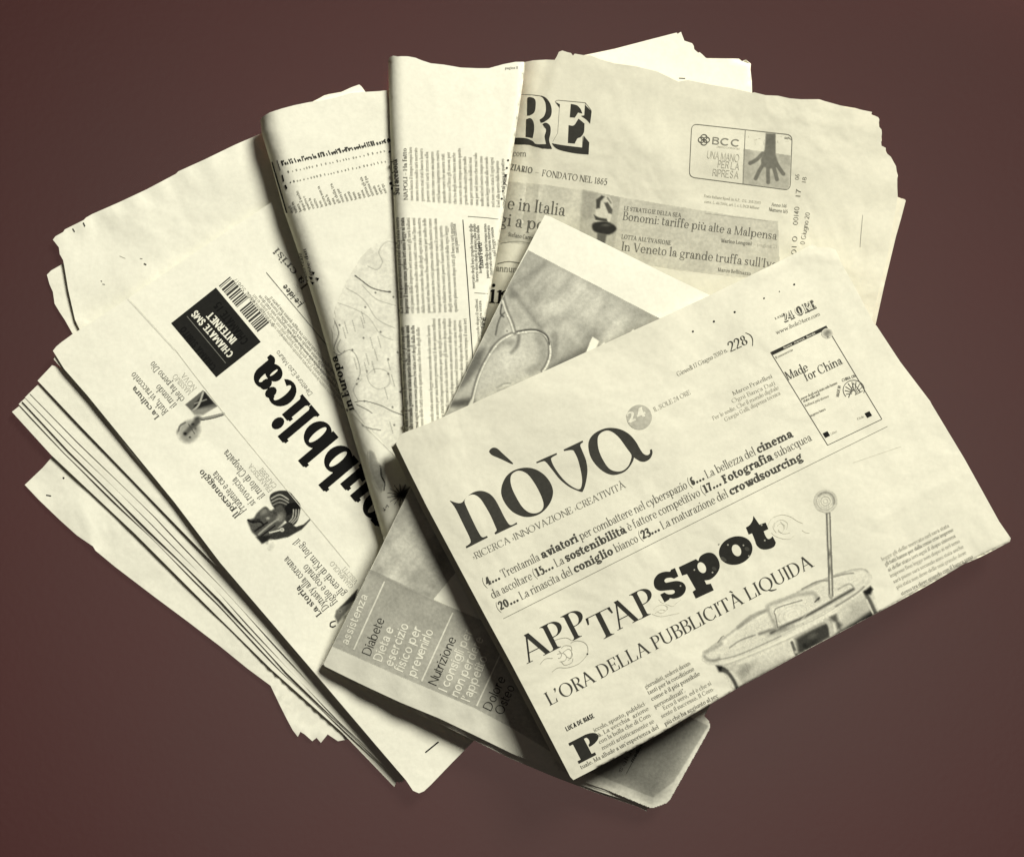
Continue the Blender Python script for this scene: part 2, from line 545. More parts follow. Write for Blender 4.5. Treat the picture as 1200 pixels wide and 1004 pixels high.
# ------------------------------------------------------------------ a small parametric typeface
class Font:
    """letters from stems, bowls, bars and serifs; cap height 1"""
    def __init__(self, S=.13, H=.04, sl=.08, st=.03, X=.68, K=.30, slab=False, gap=.05, ball=None, wide=1.0):
        self.S, self.H, self.sl, self.st, self.X, self.K, self.slab, self.gap = S, H, sl, st, X, K, slab, gap
        self.ball = S*0.62 if ball is None else ball
        self.sans = sl == 0
        if self.sans: self.ball = 0
        self.wide = wide
        self.cache = {}
    # primitives
    def rect(s, x0, y0, x1, y1): s.P.append([(x0, y0), (x1, y0), (x1, y1), (x0, y1)])
    def V(s, x, y0, y1, b=1, t=0, w=None):
        S = s.S if w is None else w
        s.rect(x, y0, x+S, y1)
        if s.sans: return
        if b == 1: s.serif(x, y0, S, 0)
        if b == 2: s.rect(x+S*.5, y0, x+S+s.sl, y0+s.st)
        if t == 2: s.serif(x, y1, S, 1)
        if t == 1:
            if s.slab: s.rect(x-s.sl, y1-s.st, x+S*.5, y1)
            else: s.P.append([(x-s.sl*.9, y1-.085-s.st*.6), (x+S*.5, y1-.13), (x+S*.5, y1), (x-s.sl*.9, y1-.085+s.st*.6)])
    def serif(s, x, y, S, top):
        d = -1 if top else 1
        a = s.sl
        s.P.append([(x-a, y), (x+S+a, y), (x+S+a, y+d*s.st), (x-a, y+d*s.st)])
        if not s.slab and a > 0:
            b = min(a*.6, .05)
            s.P.append([(x-b, y+d*s.st*.9), (x+S+b, y+d*s.st*.9), (x+S, y+d*(s.st+b*1.1)), (x, y+d*(s.st+b*1.1))])
    def ring(s, cx, cy, rx, ry, a0=0, a1=360, sv=None, sh=None, n=None):
        sv = s.S if sv is None else sv; sh = s.H if sh is None else sh
        n = n or max(6, int(abs(a1-a0)/15))
        pr = None
        for i in range(n+1):
            a = math.radians(a0+(a1-a0)*i/n)
            c, q = math.cos(a), math.sin(a)
            o = (cx+rx*c, cy+ry*q)
            inn = (cx+max(rx-sv, .005)*c, cy+max(ry-sh, .005)*q)
            if pr: s.P.append([pr[0], o, inn, pr[1]])
            pr = (o, inn)
    def D(s, x0, y0, x1, y1, w):
        s.P.append([(x0, y0), (x0+w, y0), (x1+w, y1), (x1, y1)])
    def dot(s, x, y, r):
        s.P.append([(x+r*math.cos(6.2832*i/12), y+r*math.sin(6.2832*i/12)) for i in range(12)])
    def stroke(s, pts, ws, n=5):
        p = catmull(pts, n, False)
        w = np.interp(np.linspace(0, len(ws)-1, len(p)), range(len(ws)), ws)
        pr = None
        for i in range(len(p)):
            d = p[min(i+1, len(p)-1)]-p[max(i-1, 0)]; d = d/max(np.hypot(*d), 1e-6)
            nn = np.array([-d[1], d[0]])*w[i]/2
            c = (tuple(p[i]+nn), tuple(p[i]-nn))
            if pr: s.P.append([pr[0], pr[1], c[1], c[0]])
            pr = c
    def glyph(self, ch):
        if ch not in self.cache:
            self.P = []
            base = {'à': 'a', 'è': 'e', 'ù': 'u', 'ò': 'o', 'ì': 'i', 'À': 'A', 'é': 'e'}.get(ch, ch)
            adv = self.draw(base)
            if base != ch:
                y = 1.06 if ch == 'À' else self.X+.06
                cx = adv/2
                self.P.append([(cx-.16, y+.2), (cx-.05, y+.22), (cx+.07, y+.03), (cx+.01, y)])
            if self.P: V, T = union_tris(self.P)
            else: V, T = np.zeros((0, 2)), []
            self.cache[ch] = (adv+self.gap, V, T)
        return self.cache[ch]
    def draw(s, c):
        S, H, sl, st, X, K, g = s.S, s.H, s.sl, s.st, s.X, s.K, s.gap
        A = 1.06; De = -.32
        hb = H if not s.slab else max(H, st*.8)
        bw = S*1.08
        ro = (K+2*S)/2+.02       # round half width
        e = sl
        x2 = e+S+K
        def arch(x, w=None):
            w = K if w is None else w
            rx = (w+S*1.5)/2; ry = min(.32, X*.48)
            s.ring(x+S*.5+rx, X-ry, rx, ry, 0, 165, S, H*1.25)
        if c == ' ': return .22
        if c == 'n': s.V(e, 0, X, 1, 1); arch(e); s.V(x2, 0, X-.3, 1, 0); return x2+S+e
        if c == 'h': s.V(e, 0, A, 1, 1); arch(e); s.V(x2, 0, X-.3, 1, 0); return x2+S+e
        if c == 'm':
            s.V(e, 0, X, 1, 1); arch(e); s.V(x2, 0, X-.3, 1, 0); x3 = x2+S+K; arch(x2); s.V(x3, 0, X-.3, 1, 0); return x3+S+e
        if c == 'r': s.V(e, 0, X, 1, 1); s.stroke([(e+S*.8, X*.62), (e+S+.07, X*.9), (e+S+.2, X-.03)], [H*1.2, H*1.6, S*.9]); s.dot(e+S+.2, X-.09, max(s.ball, S*.45)); return e+S+.26
        if c == 'u':
            s.V(e, .25, X, 0, 1); rx = (K+S*1.5)/2
            s.ring(e+rx, .3, rx, .3, 180, 345, S, H*1.25); s.V(x2, 0, X, 2, 1); return x2+S+e*.7
        if c == 'i': s.V(e, 0, X, 1, 1); s.dot(e+S/2, X+.2, max(S*.62, .075)); return 2*e+S
        if c == 'j': s.V(e, -.1, X, 0, 1); s.stroke([(e+S/2, -.05), (e+S*.3, -.24), (e-.1, -.3)], [S, S*.8, H]); s.dot(e+S/2, X+.2, max(S*.62, .075)); return 2*e+S
        if c == 'l': s.V(e, 0, A, 1, 1); return 2*e+S
        if c == 'k':
            s.V(e, 0, A, 1, 1); s.D(e+S*.8, X*.38, e+S+K*.75, X-.02, H*1.6); s.D(e+S+K*.75, 0, e+S+K*.15, X*.62, S*1.15)
            if not s.sans: s.rect(e+S+K*.5, X-st, e+S+K*1.2, X); s.rect(e+S+K*.55, 0, e+S+K*.9+S+e*.6, st)
            return e+2*S+K*.8+e*.6
        if c == 'o': s.ring(ro+.02, X/2, ro, X/2+.015, sv=bw, sh=hb*1.1); return 2*ro+.04
        if c == 'c':
            s.ring(ro+.02, X/2, ro, X/2+.015, 48, 318, bw, hb*1.2); s.dot(ro+.02+ro*.62, X*.8, max(s.ball, S*.3)); return 1.75*ro+.04
        if c == 'e':
            s.ring(ro+.02, X/2, ro, X/2+.015, 0, 322, bw, hb*1.2); s.rect(.06, X*.47, 2*ro, X*.47+hb); return 1.95*ro+.04
        if c in 'bp':
            s.V(e, De if c == 'p' else 0, A if c == 'b' else X, 1 if c == 'p' else 0, 1)
            s.ring(e+S*.35+ro, X/2, ro, X/2+.015, sv=bw, sh=hb*1.15); return e+S*.35+2*ro+.02
        if c in 'dq':
            s.ring(ro+.02, X/2, ro, X/2+.015, sv=bw, sh=hb*1.15)
            x = 2*ro+.02-S*.65
            s.V(x, De if c == 'q' else 0, A if c == 'd' else X, 1 if c == 'q' else 2, 1 if c == 'd' else 0); return x+S+e*.8
        if c == 'a':
            x = K*.92+S*(.7 if S < .18 else 1.05)
            s.V(x, .07, X-.24, 0, 0)
            s.stroke([(x+S*.5, .12), (x+S*.75, .03), (x+S+sl*.9+.02, .03)], [S, S*.6, H*1.3])
            rx = (x+S-.05)/2; s.ring(.05+rx, X-.26, rx, .27, 0, 150, S, hb*1.2); s.dot(.05+max(s.ball, S*.4), X-.17, max(s.ball, S*.4))
            s.ring(.03+(x+S*.4)/2, X*.28, (x+S*.4)/2, X*.29, sv=S*.95, sh=hb); return x+S+sl*.8+.02
        if c == 's':
            w = ro*1.5; m = max(H*1.2, S*.35) if not s.slab else S*.6
            s.stroke([(w*.86, X*.74), (w*.55, X-.03), (w*.2, X*.86), (w*.24, X*.62), (w*.68, X*.42), (w*.84, X*.2), (w*.5, .03), (w*.1, X*.24)], [m, m, S*.85, S, S, S*.85, m, m])
            if not s.sans: s.rect(w*.80, X*.68, w*.80+st*1.2, X); s.rect(w*.08, 0, w*.08+st*1.2, X*.32)
            return w+.03
        if c == 't':
            s.V(e*.7, .14, X+.2, 0, 0); s.rect(0, X-max(st, hb), e*.7+S+.17, X); s.stroke([(e*.7+S*.5, .2), (e*.7+S*.75, .05), (e*.7+S+.17, .07)], [S, S*.7, H*1.3]); return e*.7+S+.17
        if c == 'f':
            s.V(e, 0, A-.18, 1, 0); s.rect(0, X-max(st, hb), e+S+.16, X); s.stroke([(e+S*.5, A-.22), (e+S*.7, A-.06), (e+S+.16, A-.03)], [S, S*.8, H*1.6]); s.dot(e+S+.16, A-.09, s.ball*.8); return e+S+.17
        if c == 'g':
            if s.sans:
                s.ring(ro+.02, X/2, ro, X/2, sv=bw, sh=hb*1.15); x = 2*ro+.02-S*.65; s.V(x, -.1, X, 0, 0); s.ring(x+S-ro, -.06, ro, .24, 190, 360, S, hb); return x+S+.02
            s.ring(ro*.92+.02, X*.66, ro*.88, X*.34, sv=S*.9, sh=hb); s.ring(ro+.02, -.13, ro*1.02, .17, sv=S*.7, sh=hb*1.2)
            s.stroke([(ro*.4, X*.36), (ro*.3, X*.2), (ro*.8, X*.12), (ro*1.7, .02)], [H*1.5, S*.6, S*.8, S*.7]); s.rect(ro*1.5, X-.1, ro*2.1, X-.1+max(H*1.5, st)); return 2*ro+.05
        if c in 'vwy':
            d = K*.62+S*.3
            n = 2 if c == 'w' else 1
            x = e
            for i in range(n):
                s.D(x+d-S*.1, 0, x, X-.01, S*1.12); s.D(x+d+S*.3, 0, x+2*d-S*.1+S*.4, X-.01, H*1.8)
                if not s.sans:
                    if i == 0: s.rect(x-e, X-st, x+S*1.1+e*.8, X)
                    if i == n-1: s.rect(x+2*d-S*.2-e*.4, X-st, x+2*d+S*.6+e, X)
                x += 2*d-S*.05
            if c == 'y': s.stroke([(e+d+S*.55, .02), (e+d*.8, -.2), (e+d*.3, -.28)], [H*2, H*2, S*.9]); 
            return x+e+S*.5
        if c == 'x':
            d = K+S*.6
            s.D(e+d, 0, e, X, S*1.15); s.D(e*.8, 0, e+d+S*.3, X, H*1.8)
            if not s.sans:
                s.rect(0, X-st, 2*e+S*1.2, X); s.rect(d, 0, d+2*e+S, st); s.rect(0, 0, 2*e+H, st); s.rect(d, X-st, d+2*e+S*.6, X)
            return 2*e+d+S
        if c == 'z':
            w = K+S*1.5; s.rect(.02, 0, w, hb*1.3); s.rect(.02, X-hb*1.3, w, X); s.D(.02, hb*.8, w-S*1.2, X-hb*.8, S*1.15)
            if not s.sans: s.rect(.02, X-.2, .02+st, X); s.rect(w-st, 0, w, .2)
            return w+.03
        # capitals
        W = .62*s.wide
        if c == 'A':
            s.D(e*.7, 0, .36*s.wide-H*.2, 1, H*1.7); s.D(.70*s.wide-S*.4, 0, .36*s.wide-S*.45, 1.01, S*1.12); s.rect(.2*s.wide, .32, .56*s.wide, .32+hb)
            if not s.sans: s.rect(0, 0, 2*e+H, st); s.rect(.70*s.wide-S*.4-e, 0, .70*s.wide+S*.7+e, st)
            return .70*s.wide+S*.7+e
        if c in 'BPR':
            s.V(e, 0, 1, 1, 2)
            w = W*.86
            cy = {'B': .76, 'P': .72, 'R': .74}[c]; ry = 1-cy
            if S > .28: w = W*1.0; s.ring(w-ry*.9+S*.3, cy, ry*1.15+S*.1, ry, -90, 90, S*.85, hb)
            else: s.ring(w-ry*.95+S*.2, cy, ry*.95+S*.2, ry, -90, 90, S, hb); s.rect(e+S*.5, 1-hb, w-ry*.9+S*.2, 1); s.rect(e+S*.5, 2*cy-1, w-ry*.9+S*.2, 2*cy-1+hb)
            if c == 'B': s.ring(w-.24+S*.3, .27, .27+S*.2, .27, -90, 90, S*1.05, hb); s.rect(e+S*.5, 0, w-.22+S*.3, hb); return w+S*.6
            if c == 'R':
                s.stroke([(w*.6, .5), (w*.8, .3), (w+.02, .02)], [S*.9, S*1.15, S*1.05])
                if not s.sans: s.rect(w*.85, 0, w+S*.7+e*.8, st)
                return w+S*.5+e*.5
            return w+S*.4
        if c in 'CG':
            r = .42*s.wide; s.ring(r+.03, .5, r, .515, 45, 315, S*1.1, hb*1.2)
            if not s.sans: s.rect(r*1.72, .68, r*1.72+max(st, H), .99)
            if c == 'G': s.V(r*1.72-S*.4, .06, .42, 0, 2 if not s.sans else 0); s.rect(r*1.2, .42-hb, r*1.8, .42); return 2*r+.1+S*.3
            elif not s.sans: s.rect(r*1.72, .04, r*1.72+max(st, H)*.7, .26)
            return 1.85*r+.08
        if c == 'D':
            s.V(e, 0, 1, 1, 2); r = .5; w = .72*s.wide; s.ring(w-.42, .5, .42+S*.3, .5, -90, 90, S*1.1, hb); s.rect(e+S*.5, 0, w-.4, hb); s.rect(e+S*.5, 1-hb, w-.4, 1); return w+S*.3+.03
        if c in 'EFL':
            s.V(e, 0, 1, 1, 2); w = W*.92
            if c != 'L': s.rect(e+S*.5, 1-hb, w, 1); s.rect(e+S*.5, .5-hb/2, w*.78, .5+hb/2)
            if c != 'F': s.rect(e+S*.5, 0, w+.03, hb)
            if not s.sans:
                k = max(st, H)
                if c != 'L': s.P.append([(w-k*2.2, 1), (w, 1), (w, .76), (w-k*.8, .76)]); s.rect(w*.78-k, .38, w*.78, .62)
                if c != 'F': s.P.append([(w+.03-k*2.2, 0), (w+.03, 0), (w+.05, .28), (w+.05-k*.8, .28)])
            return w+.06
        if c == 'H': s.V(e, 0, 1, 1, 2); s.V(e+W-S*.3, 0, 1, 1, 2); s.rect(e+S*.5, .5-hb/2, e+W, .5+hb/2); return 2*e+W+S*.7
        if c == 'I': s.V(e, 0, 1, 1, 2); return 2*e+S
        if c == 'J': s.V(.2, .1, 1, 0, 2); s.stroke([(.2+S/2, .15), (.2, -.05), (.04, 0)], [S, S*.8, H]); return .2+S+e
        if c == 'K':
            s.V(e, 0, 1, 1, 2); s.D(e+S*.8, .38, e+W-.08, 1, H*1.7); s.D(e+W-.04, 0, e+S+.08, .62, S*1.15)
            if not s.sans: s.rect(e+W-.24, 1-st, e+W+.1, 1); s.rect(e+W-.12, 0, e+W+S+e*.8, st)
            return 2*e+W+S*.6
        if c == 'M':
            w = .86*s.wide
            if s.sans: w = max(w, 3.6*S+.2); hw = S*.9; s.V(e, 0, 1, 0, 0); s.V(e+w-S, 0, 1, 0, 0); s.D(e+w/2-hw/2, .12, e+S*.1, 1, hw); s.D(e+w/2-hw/2, .12, e+w-S*.1-hw, 1, hw); return w+e
            s.V(e+S*.15, 0, 1, 0, 0, H*1.8); s.V(e+w-S, 0, 1, 1, 2); s.D(e+w/2-S*.5, 0, e+S*.1, 1, S); s.D(e+w/2-S*.2, 0, e+w-S*.9, 1, H*1.8)
            if not s.sans: s.rect(0, 0, 2*e+H*2+S*.2, st); s.rect(0, 1-st, e+S, 1)
            return 2*e+w
        if c == 'N':
            w = .72*s.wide
            if s.sans: w = max(w, 2.6*S+.15); s.V(e, 0, 1, 0, 0); s.V(e+w-S, 0, 1, 0, 0); s.D(e+w-S*1.02, 0, e, 1, S*1.02); return w
            s.V(e+S*.2, 0, 1, 0, 0, H*1.8); s.V(e+w-S*.5, 0, 1, 0, 0, H*1.8); s.D(e+w-S*1.1, -.0, e, 1, S*1.15)
            if not s.sans: s.rect(0, 0, 2*e+H*2+S*.2, st); s.rect(0, 1-st, e+S*.8, 1); s.rect(e+w-S*.5-e, 1-st, e+w-S*.5+H*2+e, 1)
            return 2*e+w-S*.3
        if c in 'OQ':
            r = .45*s.wide; s.ring(r+.03, .5, r, .515, sv=S*1.12, sh=hb*1.1)
            if c == 'Q': s.stroke([(r, .05), (r*1.4, -.12), (2*r+.05, -.2)], [S*.6, S, H*1.5])
            return 2*r+.06
        if c == 'S':
            w = .56*s.wide; m = max(H*1.2, S*.35) if not s.slab else S*.6
            s.stroke([(w*.88, .76), (w*.55, .985), (w*.17, .83), (w*.25, .6), (w*.7, .43), (w*.87, .2), (w*.5, .015), (w*.1, .24)], [m, m, S*.9, S*1.1, S*1.1, S*.9, m, m])
            if not s.sans: s.rect(w*.85, .7, w*.85+max(st, H), 1); s.rect(w*.08, 0, w*.08+max(st, H), .3)
            return w+.05
        if c == 'T':
            w = .70*s.wide; s.V(w/2-S/2, 0, 1, 1, 0); s.rect(0, 1-hb, w, 1)
            if not s.sans: k = max(st, H); s.P.append([(0, 1), (k*2.4, 1), (k*.6, .74), (-.02, .74)]); s.P.append([(w-k*2.4, 1), (w, 1), (w+.02, .74), (w-k*.6, .74)])
            return w+.01
        if c == 'U':
            w = .68*s.wide; s.V(e, .3, 1, 0, 2); s.V(e+w-S, .3, 1, 0, 2, H*1.8 if not s.slab and not s.sans else S)
            s.ring(e+w/2-S*.1, .34, w/2+.0, .35, 180, 360, S, hb*1.2); return 2*e+w
        if c in 'VW':
            d = .30*s.wide; x = e; n = 2 if c == 'W' else 1
            for i in range(n):
                s.D(x+d-S*.1, 0, x, 1, S*1.12); s.D(x+d+S*.25, 0, x+2*d+S*.2, 1, H*1.7)
                if not s.sans:
                    if i == 0: s.rect(x-e, 1-st, x+S*1.1+e, 1)
                    if i == n-1: s.rect(x+2*d-e, 1-st, x+2*d+S*.5+e, 1)
                x += 2*d
            return x+e+S*.4
        if c in 'XY':
            d = .42*s.wide
            if c == 'X': s.D(e+d, 0, e, 1, S*1.15); s.D(e*.8, 0, e+d+S*.3, 1, H*1.8)
            else: s.V(e+d*.5+S*.1, 0, .5, 1, 0); s.D(e+d*.5+S*.1, .46, e, 1, S*1.1); s.D(e+d*.5+S*.5, .46, e+d+S*.4, 1, H*1.8)
            if not s.sans: s.rect(0, 1-st, 2*e+S*1.2, 1); s.rect(d, 1-st, d+2*e+S*.6, 1)
            return 2*e+d+S
        if c == 'Z':
            w = .58*s.wide; s.rect(.02, 0, w, hb*1.3); s.rect(.02, 1-hb*1.3, w, 1); s.D(.02, hb*.8, w-S*1.2, 1-hb*.8, S*1.15); return w+.03
        # figures
        if c in '0': r = .27+S*.25; s.ring(r+.03, .48, r, .49, sv=S*1.05, sh=hb*1.1); return 2*r+.06
        if c == '1': s.V(.14, 0, .96, 1, 1); return .14+S+.12
        if c == '2':
            s.stroke([(.08, .7), (.16, .92), (.36, .93), (.46, .74), (.34, .45), (.05, .06)], [S*.8, S*.6, S*.8, S*1.05, S*.8, H*2]); s.rect(.04, 0, .5, max(hb*1.5, S*.6)); return .54
        if c == '3': s.stroke([(.07, .8), (.2, .94), (.4, .86), (.38, .64), (.2, .52), (.42, .4), (.46, .16), (.25, .0), (.05, .12)], [S*.7, S*.6, S, S*.9, H*1.6, S*.9, S, S*.6, S*.7]); return .54
        if c == '4': s.V(.34, 0, .96, 1, 0); s.rect(.02, .22, .34+S+.1, .22+max(hb*1.3, S*.5)); s.D(.02, .24, .34, .96, max(H*1.8, S*.5)); return .36+S+.1
        if c == '5': s.rect(.1, .96-max(hb, S*.6), .46, .96); s.V(.1, .5, .96, 0, 0, max(H*1.6, S*.5)); s.stroke([(.1, .52), (.26, .6), (.44, .5), (.46, .2), (.28, .0), (.06, .1)], [S*.6, S*.7, S, S, S*.6, S*.7]); return .54
        if c == '6': s.ring(.28, .3, .25, .31, sv=S, sh=hb*1.2); s.stroke([(.46, .9), (.2, .8), (.05+S/2, .32)], [H*1.5, S*.9, S]); return .56
        if c == '7': s.rect(.04, .96-max(hb*1.4, S*.7), .5, .96); s.stroke([(.46, .92), (.3, .5), (.22, 0)], [S*.7, S*.9, S*1.1]); return .52
        if c == '8': s.ring(.27, .72, .2, .24, sv=S*.9, sh=hb); s.ring(.27, .25, .25, .26, sv=S, sh=hb); return .55
        if c == '9': s.ring(.28, .66, .25, .31, sv=S, sh=hb*1.2); s.stroke([(.08, .06), (.34, .16), (.53-S/2, .64)], [H*1.5, S*.9, S]); return .56
        # signs
        r = max(S*.62, .075)
        if c == '.': s.dot(r+.04, r, r); return 2*r+.09
        if c == ':': s.dot(r+.04, r, r); s.dot(r+.04, X-r, r); return 2*r+.09
        if c == ',': s.dot(r+.04, r, r); s.stroke([(r*1.7, r), (r*1.4, -.08), (r*.4, -.2)], [S*.7, S*.6, H]); return 2*r+.09
        if c in "'’": s.dot(r+.03, .92, r); s.stroke([(r*1.6, .92), (r*1.3, .82), (r*.4, .7)], [S*.7, S*.6, H]); return 2*r+.05
        if c in '”"': s.D(.05, .7, .1, 1, S*.7); s.D(.22, .7, .27, 1, S*.7); return .36
        if c == '(': s.stroke([(.24, 1.1), (.06, .7), (.05, .25), (.22, -.25)], [H, max(S*.6, H), max(S*.6, H), H]); return .26
        if c == ')': s.stroke([(.04, 1.1), (.22, .7), (.22, .25), (.05, -.25)], [H, max(S*.6, H), max(S*.6, H), H]); return .28
        if c in '-–': s.rect(.03, .3, .25 if c == '-' else .45, .3+max(hb, .05)); return .28 if c == '-' else .48
        if c == '›': s.stroke([(.05, .5), (.2, .33), (.05, .16)], [H*1.6]*2, 1); return .27
        if c == '/': s.D(.02, -.05, .3, 1, max(H, .06)); return .4
        if c == '°': s.ring(.12, .85, .11, .13, sv=H*1.3, sh=H*1.3); return .26
        return .3

SERIF = Font(S=.125, H=.045, sl=.075, st=.035, X=.66, K=.27, gap=.045)
LIGHT = Font(S=.095, H=.04, sl=.07, st=.03, X=.66, K=.27, gap=.04)
BODY = Font(S=.14, H=.06, sl=.07, st=.045, X=.68, K=.26, gap=.05)
DIDOT = Font(S=.135, H=.032, sl=.085, st=.026, X=.66, K=.30, gap=.03)
SLAB = Font(S=.235, H=.12, sl=.085, st=.13, X=.70, K=.22, slab=True, gap=.05)
FAT = Font(S=.33, H=.11, sl=.10, st=.13, X=.70, K=.22, slab=True, gap=.03)
MAST = Font(S=.265, H=.075, sl=.075, st=.075, X=.66, K=.21, gap=.02, ball=.15)
BOLDSERIF = Font(S=.19, H=.07, sl=.075, st=.055, X=.68, K=.25, gap=.05)
WORDSANS = Font(S=.13, H=.105, sl=0, st=.05, X=.72, K=.34, gap=.08)
SANS = Font(S=.085, H=.075, sl=0, st=.05, X=.72, K=.36, gap=.09)
SANSB = Font(S=.19, H=.15, sl=0, st=.1, X=.72, K=.26, gap=.09)
COND = Font(S=.17, H=.15, sl=0, st=.1, X=.74, K=.20, gap=.07, wide=.75)
WIDE = Font(S=.15, H=.13, sl=0, st=.1, X=.72, K=.34, gap=.1, wide=1.25)

WORDS = ('della il per con una sono stato anche che nel alla questo dopo come dalla tutti ancora molto prima governo paese anni euro mercato '
         'lavoro ieri nuova gli italiani stati crisi banca imprese sistema tra fino dove quando senza mai solo piano parte legge conti milioni '
         'grande tempo ogni sarà hanno delle degli non più meno ai nostro loro quattro secondo stesso contro stata').split()
WR = random.Random(11)
def words_for(n):
    out = []
    k = 0
    while k < n:
        w = WR.choice(WORDS); out.append(w); k += len(w)+1
    return ' '.join(out)
# ------------------------------------------------------------------ the surface
def build_table():
    bm_v = [(-3, -3, 0), (3, -3, 0), (3, 3, 0), (-3, 3, 0), (-3, -3, -.03), (3, -3, -.03), (3, 3, -.03), (-3, 3, -.03)]
    me = bpy.data.meshes.new('table_top')
    me.from_pydata(bm_v, [], [(0, 1, 2, 3), (7, 6, 5, 4), (0, 4, 5, 1), (1, 5, 6, 2), (2, 6, 7, 3), (3, 7, 4, 0)])
    me.materials.append(MAT_TABLE)
    o = bpy.data.objects.new('table_top', me)
    COLL.objects.link(o)
    o['kind'] = 'structure'
    o['label'] = 'plain reddish brown surface under the papers'
build_table()

M_WHITE = paper_material('white_newsprint', COL_WHITE, 0.04, 1.0, .4)
M_WHITE2 = paper_material('white_newsprint_creased', COL_WHITE, 0.06, 5.0, .75)
M_CREAM = paper_material('cream_newsprint', COL_CREAM, 0.06, 9.0, .8)
M_TINT = paper_material('tinted_newsprint', COL_TINT, 0.07, 14.0, 1.0)
GROUP = 'newspapers spread in a fan on the brown surface'

def lerp_outline(A, B, t): return [(a[0]*(1-t)+b[0]*t, a[1]*(1-t)+b[1]*t) for a, b in zip(A, B)]
def unit(a, b):
    d = np.array(b, float)-np.array(a, float); return d/np.hypot(*d)

# ------------------------------------------------------------------ paper peeping out at the lower left, ragged foot
root = thing('newspaper', 'blank cream sheets with a ragged torn foot, lowest at the lower left', 'newspaper', (180, 660), GROUP)
s = Sheet([(72, 527), (63, 533), (50, 548), (29, 568), (45, 585), (70, 609), (90, 627), (109, 640), (112, 645), (135, 664), (181, 699), (220, 728), (258, 757), (290, 783), (317, 803),
           (328, 826), (336, 842), (343, 855), (349, 863), (352, 857), (357, 860), (366, 868), (371, 864), (376, 870), (384, 860), (396, 868), (440, 860), (470, 860), (300, 640), (180, 540)],
          [(60, 540, 2.4), (29, 568, 2.2), (110, 640, 2.6), (300, 790, 2.6), (350, 860, 2.2), (200, 600, 2.6)], 1.6, COL_WHITE, amp=0.25, wave=90, seed=21,
          creases=[([(95, 590), (112, 645)], 1.2, 8)], edge_waves=[([(320, 800), (390, 880)], 0.8, 25, 12)])
s.build('front_page', M_WHITE2, root, root, 6)
pr = Print(s)
pr.line([(54, 580), (60, 581)], 1.4, .12)
pr.dot(74.5, 560, 1.2, .15)
pr.build('print_mark', s.obj, root)
s2 = Sheet([(70, 540), (45, 560), (36, 570), (75, 606), (150, 668), (260, 750), (312, 795), (332, 830), (352, 850), (380, 855), (300, 650)],
           [(60, 540, .7), (29, 568, .7), (110, 640, .7), (300, 790, .7)], .5, COL_WHITE, amp=0.0, seed=2)
s2.build('inner_page', M_WHITE, root, root, 8)

# ------------------------------------------------------------------ blank newspaper at the upper left
root = thing('newspaper', 'blank cream newspaper with a stepped left corner at the upper left', 'newspaper', (180, 290), GROUP)
s = Sheet([(62, 281), (65, 277), (74, 272), (76, 269), (98, 258), (101, 255), (108, 251), (140, 237), (172, 222), (206, 204), (209, 201), (240, 187), (275, 170), (305, 157), (330, 150), (450, 150), (450, 420), (200, 430), (100, 400), (88, 375), (80, 340),
           (75, 310), (74, 305), (70, 298), (69, 290)],
          [(62, 281, 4.6), (305, 157, 5), (85, 391, 4.6), (200, 300, 5.0), (420, 300, 4.0), (300, 240, 4.8)], 1.2, COL_WHITE, amp=0.5, wave=130, seed=5,
          edge_waves=[([(62, 281), (305, 157)], .35, 14, 33)])
s.build('front_page', M_WHITE2, root, root)
pr = Print(s)
for a, b, w in (((85, 268), (87.5, 272), 1.5), ((97.5, 261), (99.5, 265.5), 1.6), ((168.5, 309), (171.5, 310.5), 1.8), ((164, 303), (167, 303.5), .7), ((118, 329), (119.5, 330), 1), ((120, 333), (123, 333.5), .8)):
    pr.line([a, b], w, .3)
pr.line([(140, 300), (147, 303)], .6, .75)
pr.build('print_mark', s.obj, root)
s3 = Sheet([(74, 309), (60, 317), (55, 322), (58, 333), (62, 342), (64, 356), (70, 366), (76, 375), (85, 391), (130, 400), (240, 360), (200, 300), (120, 300)],
           [(55, 320, 2.2), (85, 391, 2.4), (200, 330, 2.4)], 1.0, COL_WHITE, amp=0.2, seed=8)
s3.build('inner_page', M_WHITE, root, root)
pr = Print(s3)
pr.line([(82, 326), (86, 330), (98, 347)], .9, .45); pr.dot(83, 326.5, 1.2, .3); pr.dot(97.5, 360, 1.5, .45)
pr.build('print_mark', s3.obj, root)

# ------------------------------------------------------------------ newspaper behind at the top
root = thing('newspaper', 'blank cream newspaper poking out at the top behind the pink one', 'newspaper', (760, 100), GROUP)
sB = Sheet([(700, 80), (790, 72), (820, 68), (828, 68.5), (866, 69), (870, 72), (874, 70), (880, 75), (879.5, 82), (881, 95), (881.5, 112), (884, 170), (660, 170), (660, 90)],
           [(880, 75, 4.2), (828, 68, 5), (880, 110, 5), (700, 130, 5.5)], 2, COL_WHITE, amp=.15, seed=31,
           folds=[([(862, 69), (880, 75), (881, 95)], 6)])
sB.build('inner_page', M_WHITE, root, root, 5)
s = Sheet([(640, 80), (684, 65), (720, 57.5), (760, 47), (793, 38.5), (794, 40), (798, 37.5), (802, 48), (811, 51), (813, 54), (813.5, 58), (818, 62), (820, 61.5), (823, 64), (827, 68), (830, 69), (838, 78), (830, 110), (800, 140), (660, 150)],
          [(700, 62, 8), (798, 38, 8), (828, 70, 7.5), (700, 120, 8), (800, 120, 8)], 1.2, COL_WHITE, amp=.2, seed=33)
s.build('front_page', M_WHITE, root, root, 5)

